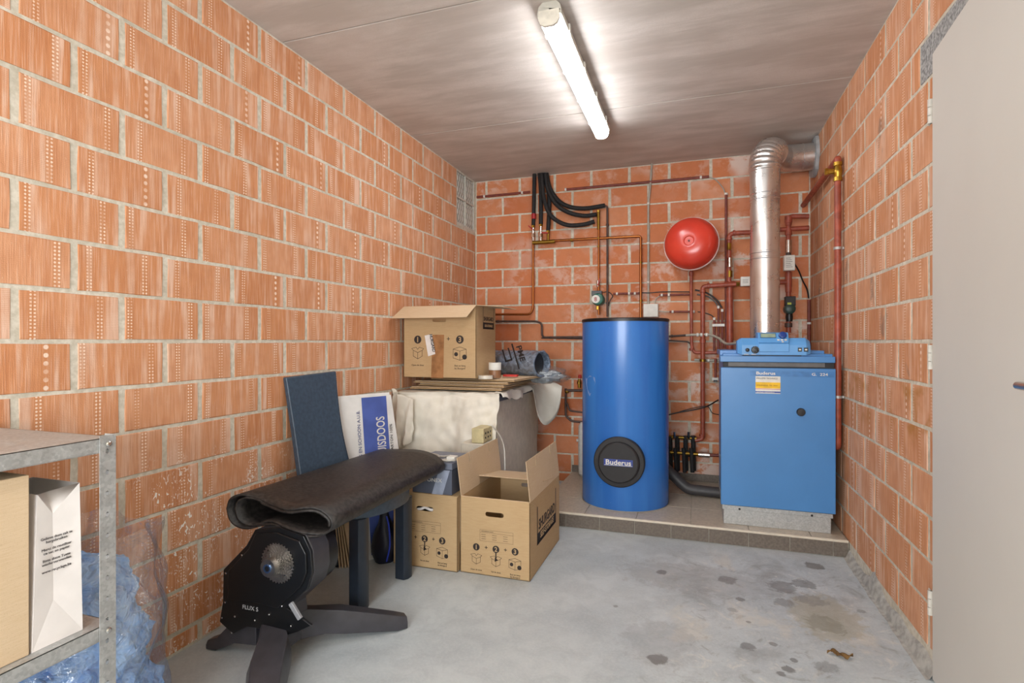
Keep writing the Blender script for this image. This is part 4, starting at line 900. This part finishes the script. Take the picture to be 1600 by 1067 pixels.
# ------------------------------------------------------------------ desk, cloth and what lies on it
dx0, dx1, dy0, dy1, dz = -1.79, -1.13, 3.09, 4.0, .815
t = thing('desk', 'desk with blue-grey top and cream side panel under the cloth in the corner', 'desk', ((dx0+dx1)/2, (dy0+dy1)/2, 0))
build(MB().box((dx0, dy0, dz-.036), (dx1, dy1, dz)), 'desktop', pl('blue_grey_laminate', '4a5364', .4), t, world=True, bevel=.002)
build(MB().box((dx1-.045, dy0+.02, 0), (dx1-.01, dy1-.02, dz-.036)), 'side_panel', CREAM, t, world=True, bevel=.002)
build(MB().box((dx0+.01, dy0+.02, 0), (dx0+.04, dy1-.02, dz-.036)), 'side_panel', CREAM, t, world=True, bevel=.002)
build(MB().box((dx0+.04, dy1-.06, .2), (dx1-.045, dy1-.04, dz-.036)), 'modesty_panel', CREAM, t, world=True)
m = MB().box((-1.29, 2.90, 0), (-1.145, 3.07, .56)); solo(m, 'storage_bin', CREAM, 'tall cream plastic bin against the front of the desk', 'bin', bevel=.006)
t = thing('power_strip', 'yellowed power strip standing on the cream bin at the cloth edge', 'power strip', (-1.185, 2.98, .561))
build(MB().box((-.04, -.075, 0), (.035, .07, .085)), 'body', pl('yellowed_plastic', 'c6b98d', .5), t, bevel=.006)
for k in range(3):
    for q in (0, 1): build(MB().lathe([(.006, 0), (.006, .002)], 10, align((.0355, -.045+k*.04, .03+q*.025), (1, 0, 0))), 'socket', BLKP, t)
solo(MB().tube(spline([(-1.148, 2.97, .66), (-1.12, 2.985, .645), (-1.105, 3.12, .52), (-1.10, 3.13, .30), (-1.105, 3.13, .18)]), .004, 8), 'white_cable', WHP, 'white cable hanging from the power strip beside the open moving box', 'cable')

def grid_obj(fn, nu, nv): 
    m = MB(); m.v = [Vector(fn(i/nu, j/nv)) for j in range(nv+1) for i in range(nu+1)]
    m.f = [[j*(nu+1)+i, j*(nu+1)+i+1, (j+1)*(nu+1)+i+1, (j+1)*(nu+1)+i] for j in range(nv) for i in range(nu)]; return m
nz = lambda *a: noise.noise(Vector(a))
t = thing('dust_sheet', 'cream cotton sheet draped over the corner desk', 'cloth', (-1.45, 3.4, .82))
ZT = dz+.006
def sheet(u, v):     # v: 0 bottom of front fall .. 1 back of the desk; u: left..right
    x = -1.79+u*.675
    drop = .40+.035*math.sin(u*4.6+.6)-.10*max(0, u-.72)/.28 if u > .08 else .36
    if v < .45:
        s = v/.45; z = ZT-(1-s)*drop
        f = .020*math.sin(u*15+2*nz(u*3, s, 1))*(1-s*.75)+.03*nz(u*5, s*2.2, 7)*(1-.5*s)+.010*nz(u*16, s*7, 3)
        k = (1-s); y = dy0-.020-.03*k+f-.085*max(0, .42-u)/.42
        if s > .9: z = ZT-.004-(1-s)*drop*.6; y += (s-.9)*.1
        return (x+.015*nz(u*3, s*3, 2)-.035*(1-s)*max(0, u-.5), y, z+.01*nz(u*8, 5, s))
    s = (v-.45)/.55; y = dy0-.02+s*(dy1-dy0+.0)-.085*max(0, .42-u)/.42*(1-s)
    return (x, y, ZT+.008+.007*nz(x*11, y*9, 1)+.004*abs(nz(x*30, y*25, 4)))
build(grid_obj(sheet, 70, 80), 'front_fall', CLOTH, t, world=True, ang=80, solid=.002)
def rside(u, v):     # falls over the right edge of the desktop, deep at the back
    y = dy0+.02+u*(dy1-dy0+.02); dp = .028+.03*max(0, math.sin(u*5.2))+.02*abs(nz(u*9, 1, 1))
    if u > .66: dp += .27*math.sin((u-.66)/.34*PI)**.7*(1 if u < .85 else 1)
    o = dp*v; bulge = .02+.17*max(0, (u-.66)/.34)*min(1, v*1.3)*(1-.35*max(0, v-.55))
    return (dx1-.03+.035*min(1, v*4)+bulge*v+.012*math.sin(u*22)*v, y+.02*nz(u*4, v*2, 1), ZT+.014-o*(v if v > .1 else .3)+.012*nz(u*12, v*3, 5)+.05*max(0, u-.66)*(1-v)*1.5)
build(grid_obj(rside, 60, 16), 'side_fall', CLOTH, t, world=True, ang=80, solid=.002)
def fold(u, v):      # bunched corner at the left of the front
    p = Vector((-1.795+.16*u+.07*v*(1-u), 2.985-.02*u+.02*math.sin(u*9+v*3), ZT+.03-.37*v*(1-.15*u)-.06*u*(1-v)))
    return (p.x+.01*nz(u*5, v*5, 9), p.y-.045*math.sin(u*PI)*(.4+.6*v)+.035*math.sin(u*12+v*4)*(.3+.7*v), p.z+.01*nz(u*6, v*6, 0))
build(grid_obj(fold, 26, 30), 'bunched_fold', CLOTH, t, world=True, ang=80, solid=.002)
# flattened cartons on the desk
zs = ZT+.022
for k, (ox, oy, w_, d_, rz_, lab) in enumerate(((-1.44, 3.42, .62, .58, .02, 'lowest flattened brown carton on the desk, widest of the stack'), (-1.40, 3.44, .60, .55, -.05, 'second flattened brown carton in the stack on the desk'),
                                       (-1.42, 3.42, .64, .52, .03, 'third flattened brown carton in the stack on the desk'), (-1.33, 3.46, .60, .50, -.10, 'topmost flattened brown carton, sticking out right under the tape rolls'))):
    t = thing('flattened_carton', lab, 'flattened box', (ox, oy, zs), rz_)
    build(MB().box((-w_/2, -d_/2, 0), (w_/2, d_/2, .005)), 'lower_sheet', CARD, t, bevel=.001); build(MB().box((-w_/2+.004, -d_/2+.01, .0075), (w_/2-.006, d_/2, .0125)), 'upper_sheet', CARDL, t, bevel=.001); zs += .018
zs += .001
BXc = (-1.5235, 3.265)
ct = carton('moving_box', 'open brown moving box with raised flaps on top of the desk in the corner', .50, .34, .452, (*BXc, zs), 0, (('F', .17, -28, False), ('R', .15, -4, False), ('B', .17, 8, False)))
printed(frame((0, -.17, 0), (1, 0, 0), (0, 0, 1)) @ Matrix.Translation((-.0, .02, 0)), ct, 1.42, only=(1, 3), table=False)
side_logo(frame((.25, .04, .31), (0, 1, 0), (0, 0, 1)), ct, .19, .14)
TM = frame((0, -.17, 0), (1, 0, 0), (0, 0, 1))
tp = pl('brown_packing_tape', 'a0724b', .22, var=.12, scale=20)
tpo = build(MB().add([(-.055, 0, .0012), (.03, 0, .0012), (.035, .27, .0012), (-.045, .27, .0012)], [(0, 1, 2, 3)], TM), 'packing_tape', tp, ct)
l2 = build(MB().add([(-.075, .135, .0018), (-.025, .15, .0018), (-.05, .275, .0018), (-.10, .265, .0018)], [(0, 1, 2, 3)], TM), 'torn_label', PAPER, ct)
text('HURGARD', .028, TM @ Matrix.Translation((-.066, .272, .0016)) @ Matrix.Rotation(-1.36, 4, 'Z'), INK, l2, sx=.85, bold=.03)
t = thing('packing_tape_roll', 'upright brown tape roll with a white roll on it, right of the top box', 'tape roll', (-1.205, 3.24, zs)); 
build(MB().lathe([(.038, 0), (.038, .048)], 28), 'brown_roll', pl('tape_brown', '8a6244', .4), t); build(MB().lathe([(.022, .049), (.040, .049), (.040, .095), (.022, .095)], 28, cap=False), 'white_roll', WHP, t)
t = thing('packing_tape_roll', 'clear tape roll lying flat beside the top box', 'tape roll', (-1.225, 3.13, zs)); build(MB().lathe([(.03, 0), (.045, 0), (.045, .02), (.03, .02), (.03, 0)], 28, cap=False), 'clear_roll', pl('clear_tape', 'cfcabc', .2), t); build(MB().lathe([(.027, 0), (.03, 0), (.03, .02), (.027, .02), (.027, 0)], 28, cap=False), 'core', CARDL, t)
solo(MB().box((-1.19, 3.345, zs), (-1.095, 3.385, zs+.014)), 'cutter_box', pl('red_box', 'c0322a', .4), 'small flat red box on the topmost flattened carton', 'box', bevel=.002)
# rolled item wrapped in clear plastic
rc0 = Vector((-1.42, 3.74, .985)); rc1 = Vector((-1.00, 3.62, .985)); ax = (rc1-rc0).normalized()
t = thing('wrapped_roll', 'grey-blue fabric roll wrapped in clear plastic behind the moving box', 'rolled textile', (rc0+rc1)/2-Vector((0, 0, .1)))
side = Vector((0, 0, 1)).cross(ax).normalized()
def rollf(r, zq=.85, wr=.006, th0=0):
    def f(u, v):
        a = 2*PI*u; p = rc0.lerp(rc1, v); rr = r*(1+.0*v)+wr*nz(math.cos(a)*3, math.sin(a)*3, v*9)
        return p+side*rr*math.cos(a)*1.05+Vector((0, 0, rr*math.sin(a)*zq+.004))
    return f
def denim():
    q = NT('blue_grey_textile'); co = q.coord(); n = q.noise(q.mapp(co, (3, 3, 3)), 9, 4, .6, 1); q.base(q.mix(q.smooth(n, .35, .65), lin('54606f'), lin('8593a6')), .6); q.bump(n, .6, .01); return q.m
build(grid_obj(rollf(.10), 40, 20), 'textile_roll', denim(), t, world=True, ang=80, solid=.012)
build(grid_obj(rollf(.108, .86, .014), 44, 24), 'plastic_wrap', FILM, t, world=True, ang=80)
build(MB().lathe([(.078, 0), (.078, .002)], 32, align(rc1-ax*.04+Vector((0, 0, .004)), ax)), 'shade_disc', pl('hollow_shade', '2a2d33', .8), t, world=True)  # dark disc: shade inside the open roll end, put into the colour
PMf = frame(rc0.lerp(rc1, .52)+Vector((0, 0, .045))-side*0+side*.0, ax, (0, 0, 1))
sgn = -1 if side.y > 0 else 1
base_ = rc0.lerp(rc1, .5); fr_ = side*(-1 if side.y > 0 else 1)
TMx = frame(base_+fr_*.093+Vector((0, 0, .055)), (ax*.35+Vector((0, 0, -1))), ax+Vector((0, 0, .25)))
text('PME', .062, TMx @ Matrix.Translation((-.05, .10, .024)), INK, t, world=True, bold=.02); text('DELL', .055, TMx @ Matrix.Translation((-.04, .0, .02)), INK, t, world=True, bold=.02) if False else None
m = MB(); m.stroke([(-.07, .07), (.10, .07)], .012, TMx @ Matrix.Translation((0, 0, .02))); m.stroke([(-.05, -.02), (.03, -.02), (.03, .03), (-.05, .03)], .012, TMx @ Matrix.Translation((0, 0, .018))); build(m, 'print_marks', INK, t, world=True)
def blob(c, r, amp, fr, n1=28, n2=18, seed=0, flat=0):
    m = MB()
    for i in range(n2+1):
        th = PI*i/n2
        for j in range(n1):
            ph = 2*PI*j/n1; d = Vector((math.sin(th)*math.cos(ph), math.sin(th)*math.sin(ph), math.cos(th)))
            k = 1+amp*(nz(d.x*fr+seed, d.y*fr, d.z*fr)+.5*(1-2*abs(nz(d.x*fr*2+seed, d.y*fr*2, d.z*fr*2))))
            p = Vector((d.x*r[0]*k, d.y*r[1]*k, d.z*r[2]*k)); 
            if flat and p.z < -r[2]*flat: p.z = -r[2]*flat
            m.v.append(Vector(c)+p)
    m.f = [[i*n1+j, (i+1)*n1+j, (i+1)*n1+(j+1) % n1, i*n1+(j+1) % n1] for i in range(n2) for j in range(n1)]; return m
t = thing('crumpled_plastic', 'crumpled pale plastic sheeting hanging over the back right of the desk', 'plastic sheet', (-1.0, 3.74, .84))
build(blob((-1.04, 3.76, .90), (.13, .12, .042), .35, 3.0, 40, 24, 3), 'sheeting', pl('crumpled_poly', 'a3adb2', .2, var=.12, scale=14), t, world=True, ang=60)
build(blob((-1.02, 3.75, .905), (.155, .13, .055), .3, 2.4, 40, 24, 5), 'film', FILM, t, world=True, ang=60)

# ------------------------------------------------------------------ chair
t = thing('dining_chair', 'high-backed navy leather chair against the brick wall with the rolled mat on its seat', 'chair', (-1.555, 2.20, 0), math.radians(-4))
hw = .205
def legprof(M, a, b, h, mat, par):
    pr = [(-a, -b), (a*.6, -b), (a, -b*.4), (a, b*.4), (a*.6, b), (-a, b)]
    return build(MB().plate(pr, [], h, M), 'leg', mat, par, bevel=.003)
for s in (-1, 1):
    legprof(Matrix.Translation((.20, s*(hw-.036), 0)), .031, .036, .39, NAVYL, t)
    legprof(Matrix.Translation((-.19, s*.15, 0)), .018, .022, .39, NAVYL, t)
pr = []
for i in range(25):
    a = -PI/2+PI*i/24; pr.append((.165+.105*math.cos(a), hw*math.sin(a)*1.02))
pr = [(-.19, hw), (-.19, -hw)]+pr
build(MB().plate(pr, [], .066, Matrix.Translation((0, 0, .388))), 'seat', NAVY, t, bevel=.018, segs=4)
m = MB(); n_ = 18; ths = [.030, .026, .022]
for i in range(n_+1):
    s = i/n_; z = .42+s*.565; x = -.115-.112*s-.010*math.sin(s*PI); wv = .175-.012*math.sin(s*PI)-.006*s; th = .015-.003*s
    for (a, b) in ((-1, -1), (1, -1), (1, 1), (-1, 1)): m.v.append(Vector((x+a*th, b*wv, z+(0.006*b if i == n_ else 0))))
m.f = [[0, 3, 2, 1], [n_*4+k for k in range(4)]]+[[i*4+k, i*4+(k+1) % 4, (i+1)*4+(k+1) % 4, (i+1)*4+k] for i in range(n_) for k in range(4)]
bkr = build(m, 'backrest', NAVY, t, bevel=.006, segs=3)
build(MB().tube([(-.115-.112*s-.010*math.sin(s*PI)+.0155-.003*s, .167-.012*math.sin(s*PI)-.006*s, .44+s*.53) for s in [i/12 for i in range(13)]], .0015, 6), 'seam', pl('navy_thread', '1c2735', .6), bkr)

# ------------------------------------------------------------------ bike trainer
t = thing('bike_trainer', 'black indoor bike trainer with a silver cassette standing on three legs', 'bike trainer', (-1.4, 1.62, 0))
TB = pl('trainer_black', '121315', .34, var=.05); TB2 = pl('trainer_dark_grey', '3c3b40', .36, var=.06)
yp = 1.565
def xz(u, v, y=yp): q = aty(u, v, y); return (q.x, q.z)
out = [xz(*p) for p in ((402, 826), (440, 822), (478, 836), (489, 860), (491, 893), (484, 918), (452, 948), (470, 960), (490, 975), (468, 985), (440, 994), (428, 992), (416, 981), (390, 977), (367, 988), (347, 969), (352, 938), (353, 888), (389, 850))]
YM = frame((0, yp, 0), (1, 0, 0), (0, 0, 1))
build(MB().plate(out, [], .012, YM), 'side_plate', TB, t, world=True, bevel=.003)
cc = xz(441, 876); RR = .100
disc_ = circ(cc[0]+.0, cc[1]+.0, .128, 48)
build(MB().lathe([(.10, -.0), (.125, .006), (.128, .012)], 48, frame((cc[0]+.012, yp-.012, cc[1]+.005), (1, 0, 0), (0, 0, 1)), cap=True), 'wheel_cover', TB, t, world=True) if False else None
inner = [(x*.93+cc[0]*.07, z*.93+cc[1]*.07) for x, z in [xz(*p) for p in ((402, 828), (440, 826), (476, 840), (487, 862), (488, 892), (480, 914), (440, 952), (400, 942), (356, 936), (357, 890), (391, 853))]]
build(MB().plate(inner, [], .008, frame((0, yp-.012, 0), (1, 0, 0), (0, 0, 1))), 'raised_panel', TB, t, world=True, bevel=.004)
# rest of body behind the plate
body2 = [(x, z) for x, z in out[:7]]+[xz(455, 970), xz(420, 975), xz(352, 940), xz(356, 888), xz(389, 850)]
build(MB().plate(body2, [], -.09, YM), 'belt_housing', TB2, t, world=True, bevel=.006)
fw = aty(508, 866, 1.72); build(MB().lathe([(.10, -.03), (.118, -.02), (.118, .045), (.09, .055)], 48, frame((fw.x-.07, 1.715, fw.z+.01), (1, 0, 0), (0, 0, 1))), 'flywheel', TB, t, world=True)
# cassette: stacked toothed sprockets
def gear(r, n, tooth=.0045):
    o = []
    for k in range(n):
        for a, rr in ((-.30, r-tooth), (-.12, r), (.12, r), (.30, r-tooth)): q = 2*PI*(k+a)/n; o.append((rr*math.cos(q), rr*math.sin(q)))
    return o
CS = metal('sprocket_steel', 'b3aea8', .32, 0)
cas = build(MB().lathe([(.03, 0), (.03, .05)], 24, frame((cc[0], yp-.02, cc[1]), (1, 0, 0), (0, 0, 1))), 'cassette', CS, t, world=True)
for k, nt in enumerate((34, 30, 27, 24, 21, 19, 17, 15, 13, 12)):
    r = nt*.00204+.001; g = gear(r, nt)
    holes = [circ(r*.66*math.cos(a), r*.66*math.sin(a), r*.13, 8) for a in [2*PI*q/6+k for q in range(6)]] if k < 5 else []
    build(MB().plate(g, holes, .0018, frame((cc[0], yp-.022-k*.0042, cc[1]), (1, 0, 0), (0, 0, 1)) @ Matrix.Rotation(k*.13, 4, 'Z')), 'sprocket', CS, cas, world=True)
build(MB().lathe([(.010, 0), (.015, 0), (.015, .012), (.010, .012), (.010, 0)], 24, frame((cc[0], yp-.062, cc[1]), (1, 0, 0), (0, 0, 1)), cap=False), 'lock_ring', metal('blue_alloy', '7fa3d6', .3), cas, world=True)
build(MB().lathe([(.0095, 0), (.0095, .010)], 20, frame((cc[0], yp-.062, cc[1]), (1, 0, 0), (0, 0, 1))), 'axle_end', BLKP, cas, world=True)
for u, v in ((383, 865), (358, 893), (357, 938), (352, 962), (372, 960), (403, 966), (425, 957), (445, 944), (459, 975), (367, 985)):
    q = xz(u, v); build(MB().lathe([(.0035, 0), (.0035, .003), (.002, .004)], 10, frame((q[0], yp-.013, q[1]), (1, 0, 0), (0, 0, 1))), 'screw', CHROME, t, world=True)
q = xz(383, 948); text('FLUX S', .021, frame((q[0], yp-.0125, q[1]), (1, 0, 0), (0, 0, 1)), pl('silver_print', 'b8b8bb', .4), t, world=True, sx=1.1)
def legx(sec, mat, name='leg', world=True):   # loft: list of (centre, sidevec, top half width, bottom half width, height)
    m = MB()
    for c, sv, a, b, h in sec:
        c = Vector(c); sv = Vector(sv).normalized()
        m.v += [c-sv*b, c+sv*b, c+sv*b+Vector((0, 0, h*.55)), c+sv*a+Vector((0, 0, h)), c-sv*a+Vector((0, 0, h)), c-sv*b+Vector((0, 0, h*.55))]
    for i in range(len(sec)-1):
        for k in range(6): a = i*6+k; b = i*6+(k+1) % 6; m.f.append([a, b, b+6, a+6])
    m.f += [[5, 4, 3, 2, 1, 0], [(len(sec)-1)*6+k for k in range(6)]]
    # consistent outward winding
    cen = sum(m.v, Vector())/len(m.v)
    o = build(m, name, mat, t, world=world, bevel=.004)
    import bmesh
    bm = bmesh.new(); bm.from_mesh(o.data); bmesh.ops.recalc_face_normals(bm, faces=bm.faces); bm.to_mesh(o.data); bm.free()
    return o
tipR = atz(634, 973, .012); tipF = Vector((tipR.x-.0, 1.17, .012)); tipL = atz(327, 1010, .0)
legx([((-1.47, 1.62, .045), (1, 0, 0), .045, .05, .13), ((-1.36, 1.735, .045), (1, -.3, 0), .034, .042, .09), ((-1.30, 1.80, .03), (1, -.8, 0), .034, .046, .085), (((tipR.x-.03), tipR.y-.03, .004), (1, -.9, 0), .026, .036, .056), ((tipR.x, tipR.y, .002), (1, -.9, 0), .018, .028, .044)], TB2)
legx([((-1.47, 1.62, .045), (1, 0, 0), .045, .05, .11), ((-1.375, 1.52, .04), (1, .25, 0), .050, .062, .095), ((-1.33, 1.44, .02), (1, .6, 0), .050, .062, .085), ((tipF.x-.05, tipF.y+.05, .008), (1, .7, 0), .036, .046, .056), ((tipF.x-.03, tipF.y, .004), (1, .7, 0), .018, .026, .03)], TB2)
q = xz(357, 970); legx([((-1.50, 1.60, .05), (0, 1, 0), .025, .03, .10), ((q[0]+.02, 1.60, .04), (0, 1, 0), .024, .03, .09), ((tipL.x+.05, 1.59, .004), (0, 1, 0), .020, .028, .045), ((tipL.x+.005, 1.585, .002), (0, 1, 0), .016, .024, .03)], TB2)
build(MB().box((-1.43, 1.575, .05), (-1.375, 1.66, .22)), 'post', TB2, t, world=True, bevel=.006)
q = xz(468, 950); build(MB().box((q[0]-.035, yp-.02, q[1]-.006), (q[0]+.035, yp-.008, q[1]+.006), ) if False else MB().box((-.032, -.009, 0), (.032, .009, .012), frame((q[0], yp-.014, q[1]), (.62, 0, -.75), (.75, 0, .62))), 'lever', pl('grey_lever', '8f9094', .4), t, world=True, bevel=.003)

# ------------------------------------------------------------------ rolled mat
y0m, y1m = 1.575, 2.47
oc = [xz(*p, y0m) for p in ((357, 793), (361, 779), (371, 772), (385, 773), (400, 779), (420, 787), (452, 793), (478, 791), (495, 794), (509, 805), (516, 818), (513, 831), (500, 839), (485, 840), (465, 835), (445, 828), (426, 822), (405, 824), (386, 828), (371, 823), (361, 811))]
def inset(pts, d):
    n = len(pts); o = []
    for i in range(n):
        a, b = Vector(pts[i-1]), Vector(pts[(i+1) % n]); tt = (b-a).normalized(); nn_ = Vector((-tt.y, tt.x)); o.append(tuple(Vector(pts[i])-nn_*d*-1 if False else Vector(pts[i])+nn_*(-d)))
    return o
def cr2(pts, seg=4): return [(p.x, p.y) for p in spline([Vector((a, b, 0)) for a, b in pts], seg)]
closed = cr2(oc+[oc[0]])
m1 = []
N1 = len(closed)
# spiral: outer turn, then a second turn stepped inwards, joined as one ribbon
cx_ = sum(p[0] for p in closed)/N1; cz_ = sum(p[1] for p in closed)/N1
inn = inset([closed[i] for i in range(N1)], .0)
def turn(d): 
    o = []
    for i in range(N1):
        a, b = Vector(closed[(i-2) % (N1-1)]), Vector(closed[(i+2) % (N1-1)]); tt = (b-a).normalized(); nn_ = Vector((tt.y, -tt.x)); p = Vector(closed[i]); c_ = p+nn_*d
        if (c_-Vector((cx_, cz_))).length > (p-Vector((cx_, cz_))).length and False: c_ = p-nn_*d
        o.append(c_)
    return o
th_m = .0075
rib = []
st_i = int(N1*.55)    # ribbon starts under the right lobe
o1 = turn(.004); o2 = turn(.004+.0105)
for k in range(N1-1): rib.append(o1[(st_i+k) % (N1-1)])
for k in range(int((N1-1)*.98)):
    f_ = min(1, k/6); a = o1[(st_i+k) % (N1-1)]; b = o2[(st_i+k) % (N1-1)]; q = a.lerp(b, f_)
    if k > 6 and q.x < cx_-.08: q.x += .022*min(1, (k-6)/10)
    rib.append(q)
def zmid(x):
    q = [p.y for p in o1 if abs(p.x-x) < .02]; return (min(q)+max(q))/2 if q else .53
m = MB(); ny = 16
for j in range(ny+1):
    y = y0m+(y1m-y0m)*j/ny
    for p in rib:
        xn = min(1, abs(p.x-(cx_))/.225); b_ = .064*(1-xn**2.6)**.5; zf = .528+(b_ if p.y > zmid(p.x) else -b_)*(.8 if rib.index(p) > N1 else 1); f_ = (j/ny)**.8
        m.v.append(Vector((p.x+.010*j/ny, y+.012*math.sin(p.x*20)*(1-2*j/ny), p.y*(1-f_)+zf*f_)))
nr = len(rib); m.f = [[j*nr+i, j*nr+i+1, (j+1)*nr+i+1, (j+1)*nr+i] for j in range(ny) for i in range(nr-1)]
solo(m, 'rolled_mat', MAT_, 'thick black rubber mat rolled flat, lying across the trainer and the chair seat', 'mat', ang=80, solid=th_m)

# ------------------------------------------------------------------ steel shelf at the left
sx, sy = -1.272, .905
t = thing('steel_shelving', 'galvanised steel shelving unit standing at the left edge by the brick wall', 'shelving', (-1.53, .45, 0))
def lpost(x, y, sxn, syn):     # L-angle with punched holes; flanges run along -x and -y
    hol = [slot(.0165, z, .009, .013, 3) for z in [.03+.048*k for k in range(19)]]
    M = frame((x, y, 0), (sxn, 0, 0), (0, 0, 1)); m = MB().plate(rect(0, 0, .034, .93), hol, .002, M if sxn > 0 else M)
    M2 = frame((x, y, 0), (0, syn, 0), (0, 0, 1)); m.plate(rect(0, 0, .034, .93), [slot(.0175, z, .009, .013, 3) for z in [.03+.048*k for k in range(19)]], .002, M2)
    return build(m, 'upright', GALV, t, world=True)
lpost(sx, sy, -1, -1); lpost(sx, -.02, -1, 1); lpost(-1.785, sy, 1, -1); lpost(-1.785, -.02, 1, 1)
for z in (.925, .50, .07):
    m = MB(); x0, x1, y0, y1 = -1.785, sx-.003, -.018, sy-.003
    m.box((x0, y0, z-.0015), (x1, y1, z)); m.box((x1-.0015, y0, z-.032), (x1, y1, z)); m.box((x0, y0, z-.032), (x0+.0015, y1, z)); m.box((x0, y0, z-.032), (x1, y0+.0015, z)); m.box((x0, y1-.0015, z-.032), (x1, y1, z))
    m.box((x1-.014, y0, z-.033), (x1, y1, z-.0315))
    s_ = build(m, 'shelf', GALV, t, world=True)
    for dy_ in (-.017,):
        build(MB().lathe([(.0065, 0), (.0065, .003), (.004, .005)], 12, align((sx+.002, sy+dy_, z-.014), (1, 0, 0))), 'bolt', CHROME, t, world=True); build(MB().lathe([(.0065, 0), (.0065, .003), (.004, .005)], 12, align((sx-.017, sy+.001, z-.014), (0, -1, 0))), 'bolt', CHROME, t, world=True)
# brown carton and white paper bag on the shelf
SZ = .5005
def facebag(u0, u1, x, top0, top1):
    a = atx(u0, 800, x).y; b = atx(u1, 800, x).y; return a, b
ya, yb = .30, atx(46, 800, -1.298).y
t = thing('paper_carton', 'tall plain brown carton at the near end of the lower shelf', 'box', (-1.42, (ya+yb)/2, SZ))
zt = atx(44, 742, -1.298).z
build(MB().box((-1.55, ya, SZ), (-1.298, yb, min(zt, .885))), 'box_body', CARDL, t, world=True, bevel=.002)
yw0, yw1 = atx(50, 850, -1.300).y, atx(129, 850, -1.300).y; zw = atx(127, 753, -1.305).z; 
t = thing('paper_bag', 'white paper bag with folded gusset standing on the lower shelf', 'paper bag', (-1.38, (yw0+yw1)/2, SZ))
yw1 = min(yw1, sy-.02); yc_ = (yw0+yw1)/2-.005; X1 = -1.300; X0 = -1.46; zg = SZ+.09
V = dict(a=(X1, yw0, SZ), b=(X1, yw1, SZ), c=(X1-.004, yw1-.004, zw), d=(X1-.004, yw0+.012, zw-.006), m=(X1-.030, yc_, zw-.01), p=(X1-.010, yc_, zw-.055), g=(X1-.008, yc_, zg), e=(X0, yw0, SZ), f=(X0, yw1, SZ), h=(X0, yw1-.004, zw), i=(X0, yw0+.012, zw), k=(X0+.02, yc_, zw))
ks = list(V); ix = {k: n for n, k in enumerate(ks)}
m = MB(); m.v = [Vector(V[k]) for k in ks]
for f in ('abg', 'agpd', 'dpm', 'gbcp', 'pcm', 'eida', 'bfhc', 'fek', 'eik', 'fkh', 'abfe'): m.f.append([ix[c] for c in f])
bg = build(m, 'bag_body', PAPER, t, world=True, ang=3, solid=.0008)
BM_ = frame((X1-.0035, yc_+.004, zw-.105), (0, 1, 0), (0, 0, 1))
for k, s_ in enumerate(('Gelieve deze zak te', 'hergebruiken', '', 'Merci de reutiliser', 'ce sac en papier', '', 'Bitte diese Tuete', 'wiederverwenden', '', 'www.recyclage.be')):
    if s_: text(s_, .0078, BM_ @ Matrix.Translation((0, -k*.0078, 0)), INK, t, world=True, align='CENTER')

# ------------------------------------------------------------------ clear sack with blue textiles
t = thing('plastic_sack', 'clear plastic sack stuffed with light blue cloth beside the shelving', 'bag', (-1.57, 1.1, 0))
def crump(name, c1, c2):
    q = NT(name); co = q.coord(); n = q.noise(co, 9, 4, .6, 1.8); q.base(q.mix(q.smooth(n, .35, .65), lin(c1), lin(c2)), .6, spec=.3); q.bump(q.noise(co, 7, 3, .5, 2.5), 1, .05); return q.m
BC1 = crump('light_blue_cloth', '7fb2f2', 'a9d0fb'); BC2 = crump('mid_blue_cloth', '5f9ae4', '8bbcf6')
for k, (c, r, mt) in enumerate((((-1.56, .90, .16), (.19, .19, .17), BC2), ((-1.60, 1.01, .31), (.16, .17, .17), BC1), ((-1.60, 1.04, .14), (.17, .17, .16), BC1), ((-1.64, 1.06, .41), (.12, .13, .12), BC1), ((-1.50, .83, .15), (.15, .13, .15), BC2), ((-1.66, 1.09, .13), (.115, .12, .13), BC1))):
    build(blob(c, r, .22, 2.6, 56, 40, k*3.1, .95), 'blue_cloth', mt, t, world=True, ang=75)
def sack(u, v):
    a = 2*PI*u; s = v
    r = .245*(1-.1*(1-s)**6)*(1-.42*max(0, s-.3)**1.3) if s < .85 else .245*(1-.42*.55**1.3)*(1-(s-.85)*1.0)
    w_ = .05*nz(math.cos(a)*2.2, math.sin(a)*2.2, s*4)+.016*nz(math.cos(a)*6, math.sin(a)*6, s*9)+.02*math.sin(a*9+s*6)*max(0, s-.55)
    x = -1.575-.03*s+(r+w_)*math.cos(a)*.86; y = .94+.13*s+(r+w_)*math.sin(a)*1.0
    z = .004+.61*s+.02*math.sin(a*3)*s
    if z > .48: y = max(y, .925)
    return (max(x, XL+.008), y, z)
build(grid_obj(sack, 80, 50), 'film', FILM, t, world=True, ang=80)

# dried leaf on the floor
q = atz(1313, 1026, 0)
m = grid_obj(lambda u, v: (q.x+(u-.5)*.085, q.y+(v-.5)*.03*math.sin(PI*min(1, max(0, u*.96+.02)))+.012*math.sin(u*7), .004+.010*abs(math.sin(u*9+v*2))+.002*v), 14, 5)
solo(m, 'dry_leaf', pl('dry_leaf_brown', '6e5128', .7, var=.2, scale=60), 'small curled brown leaf on the stained concrete floor near the right wall', 'leaf', solid=.0008)
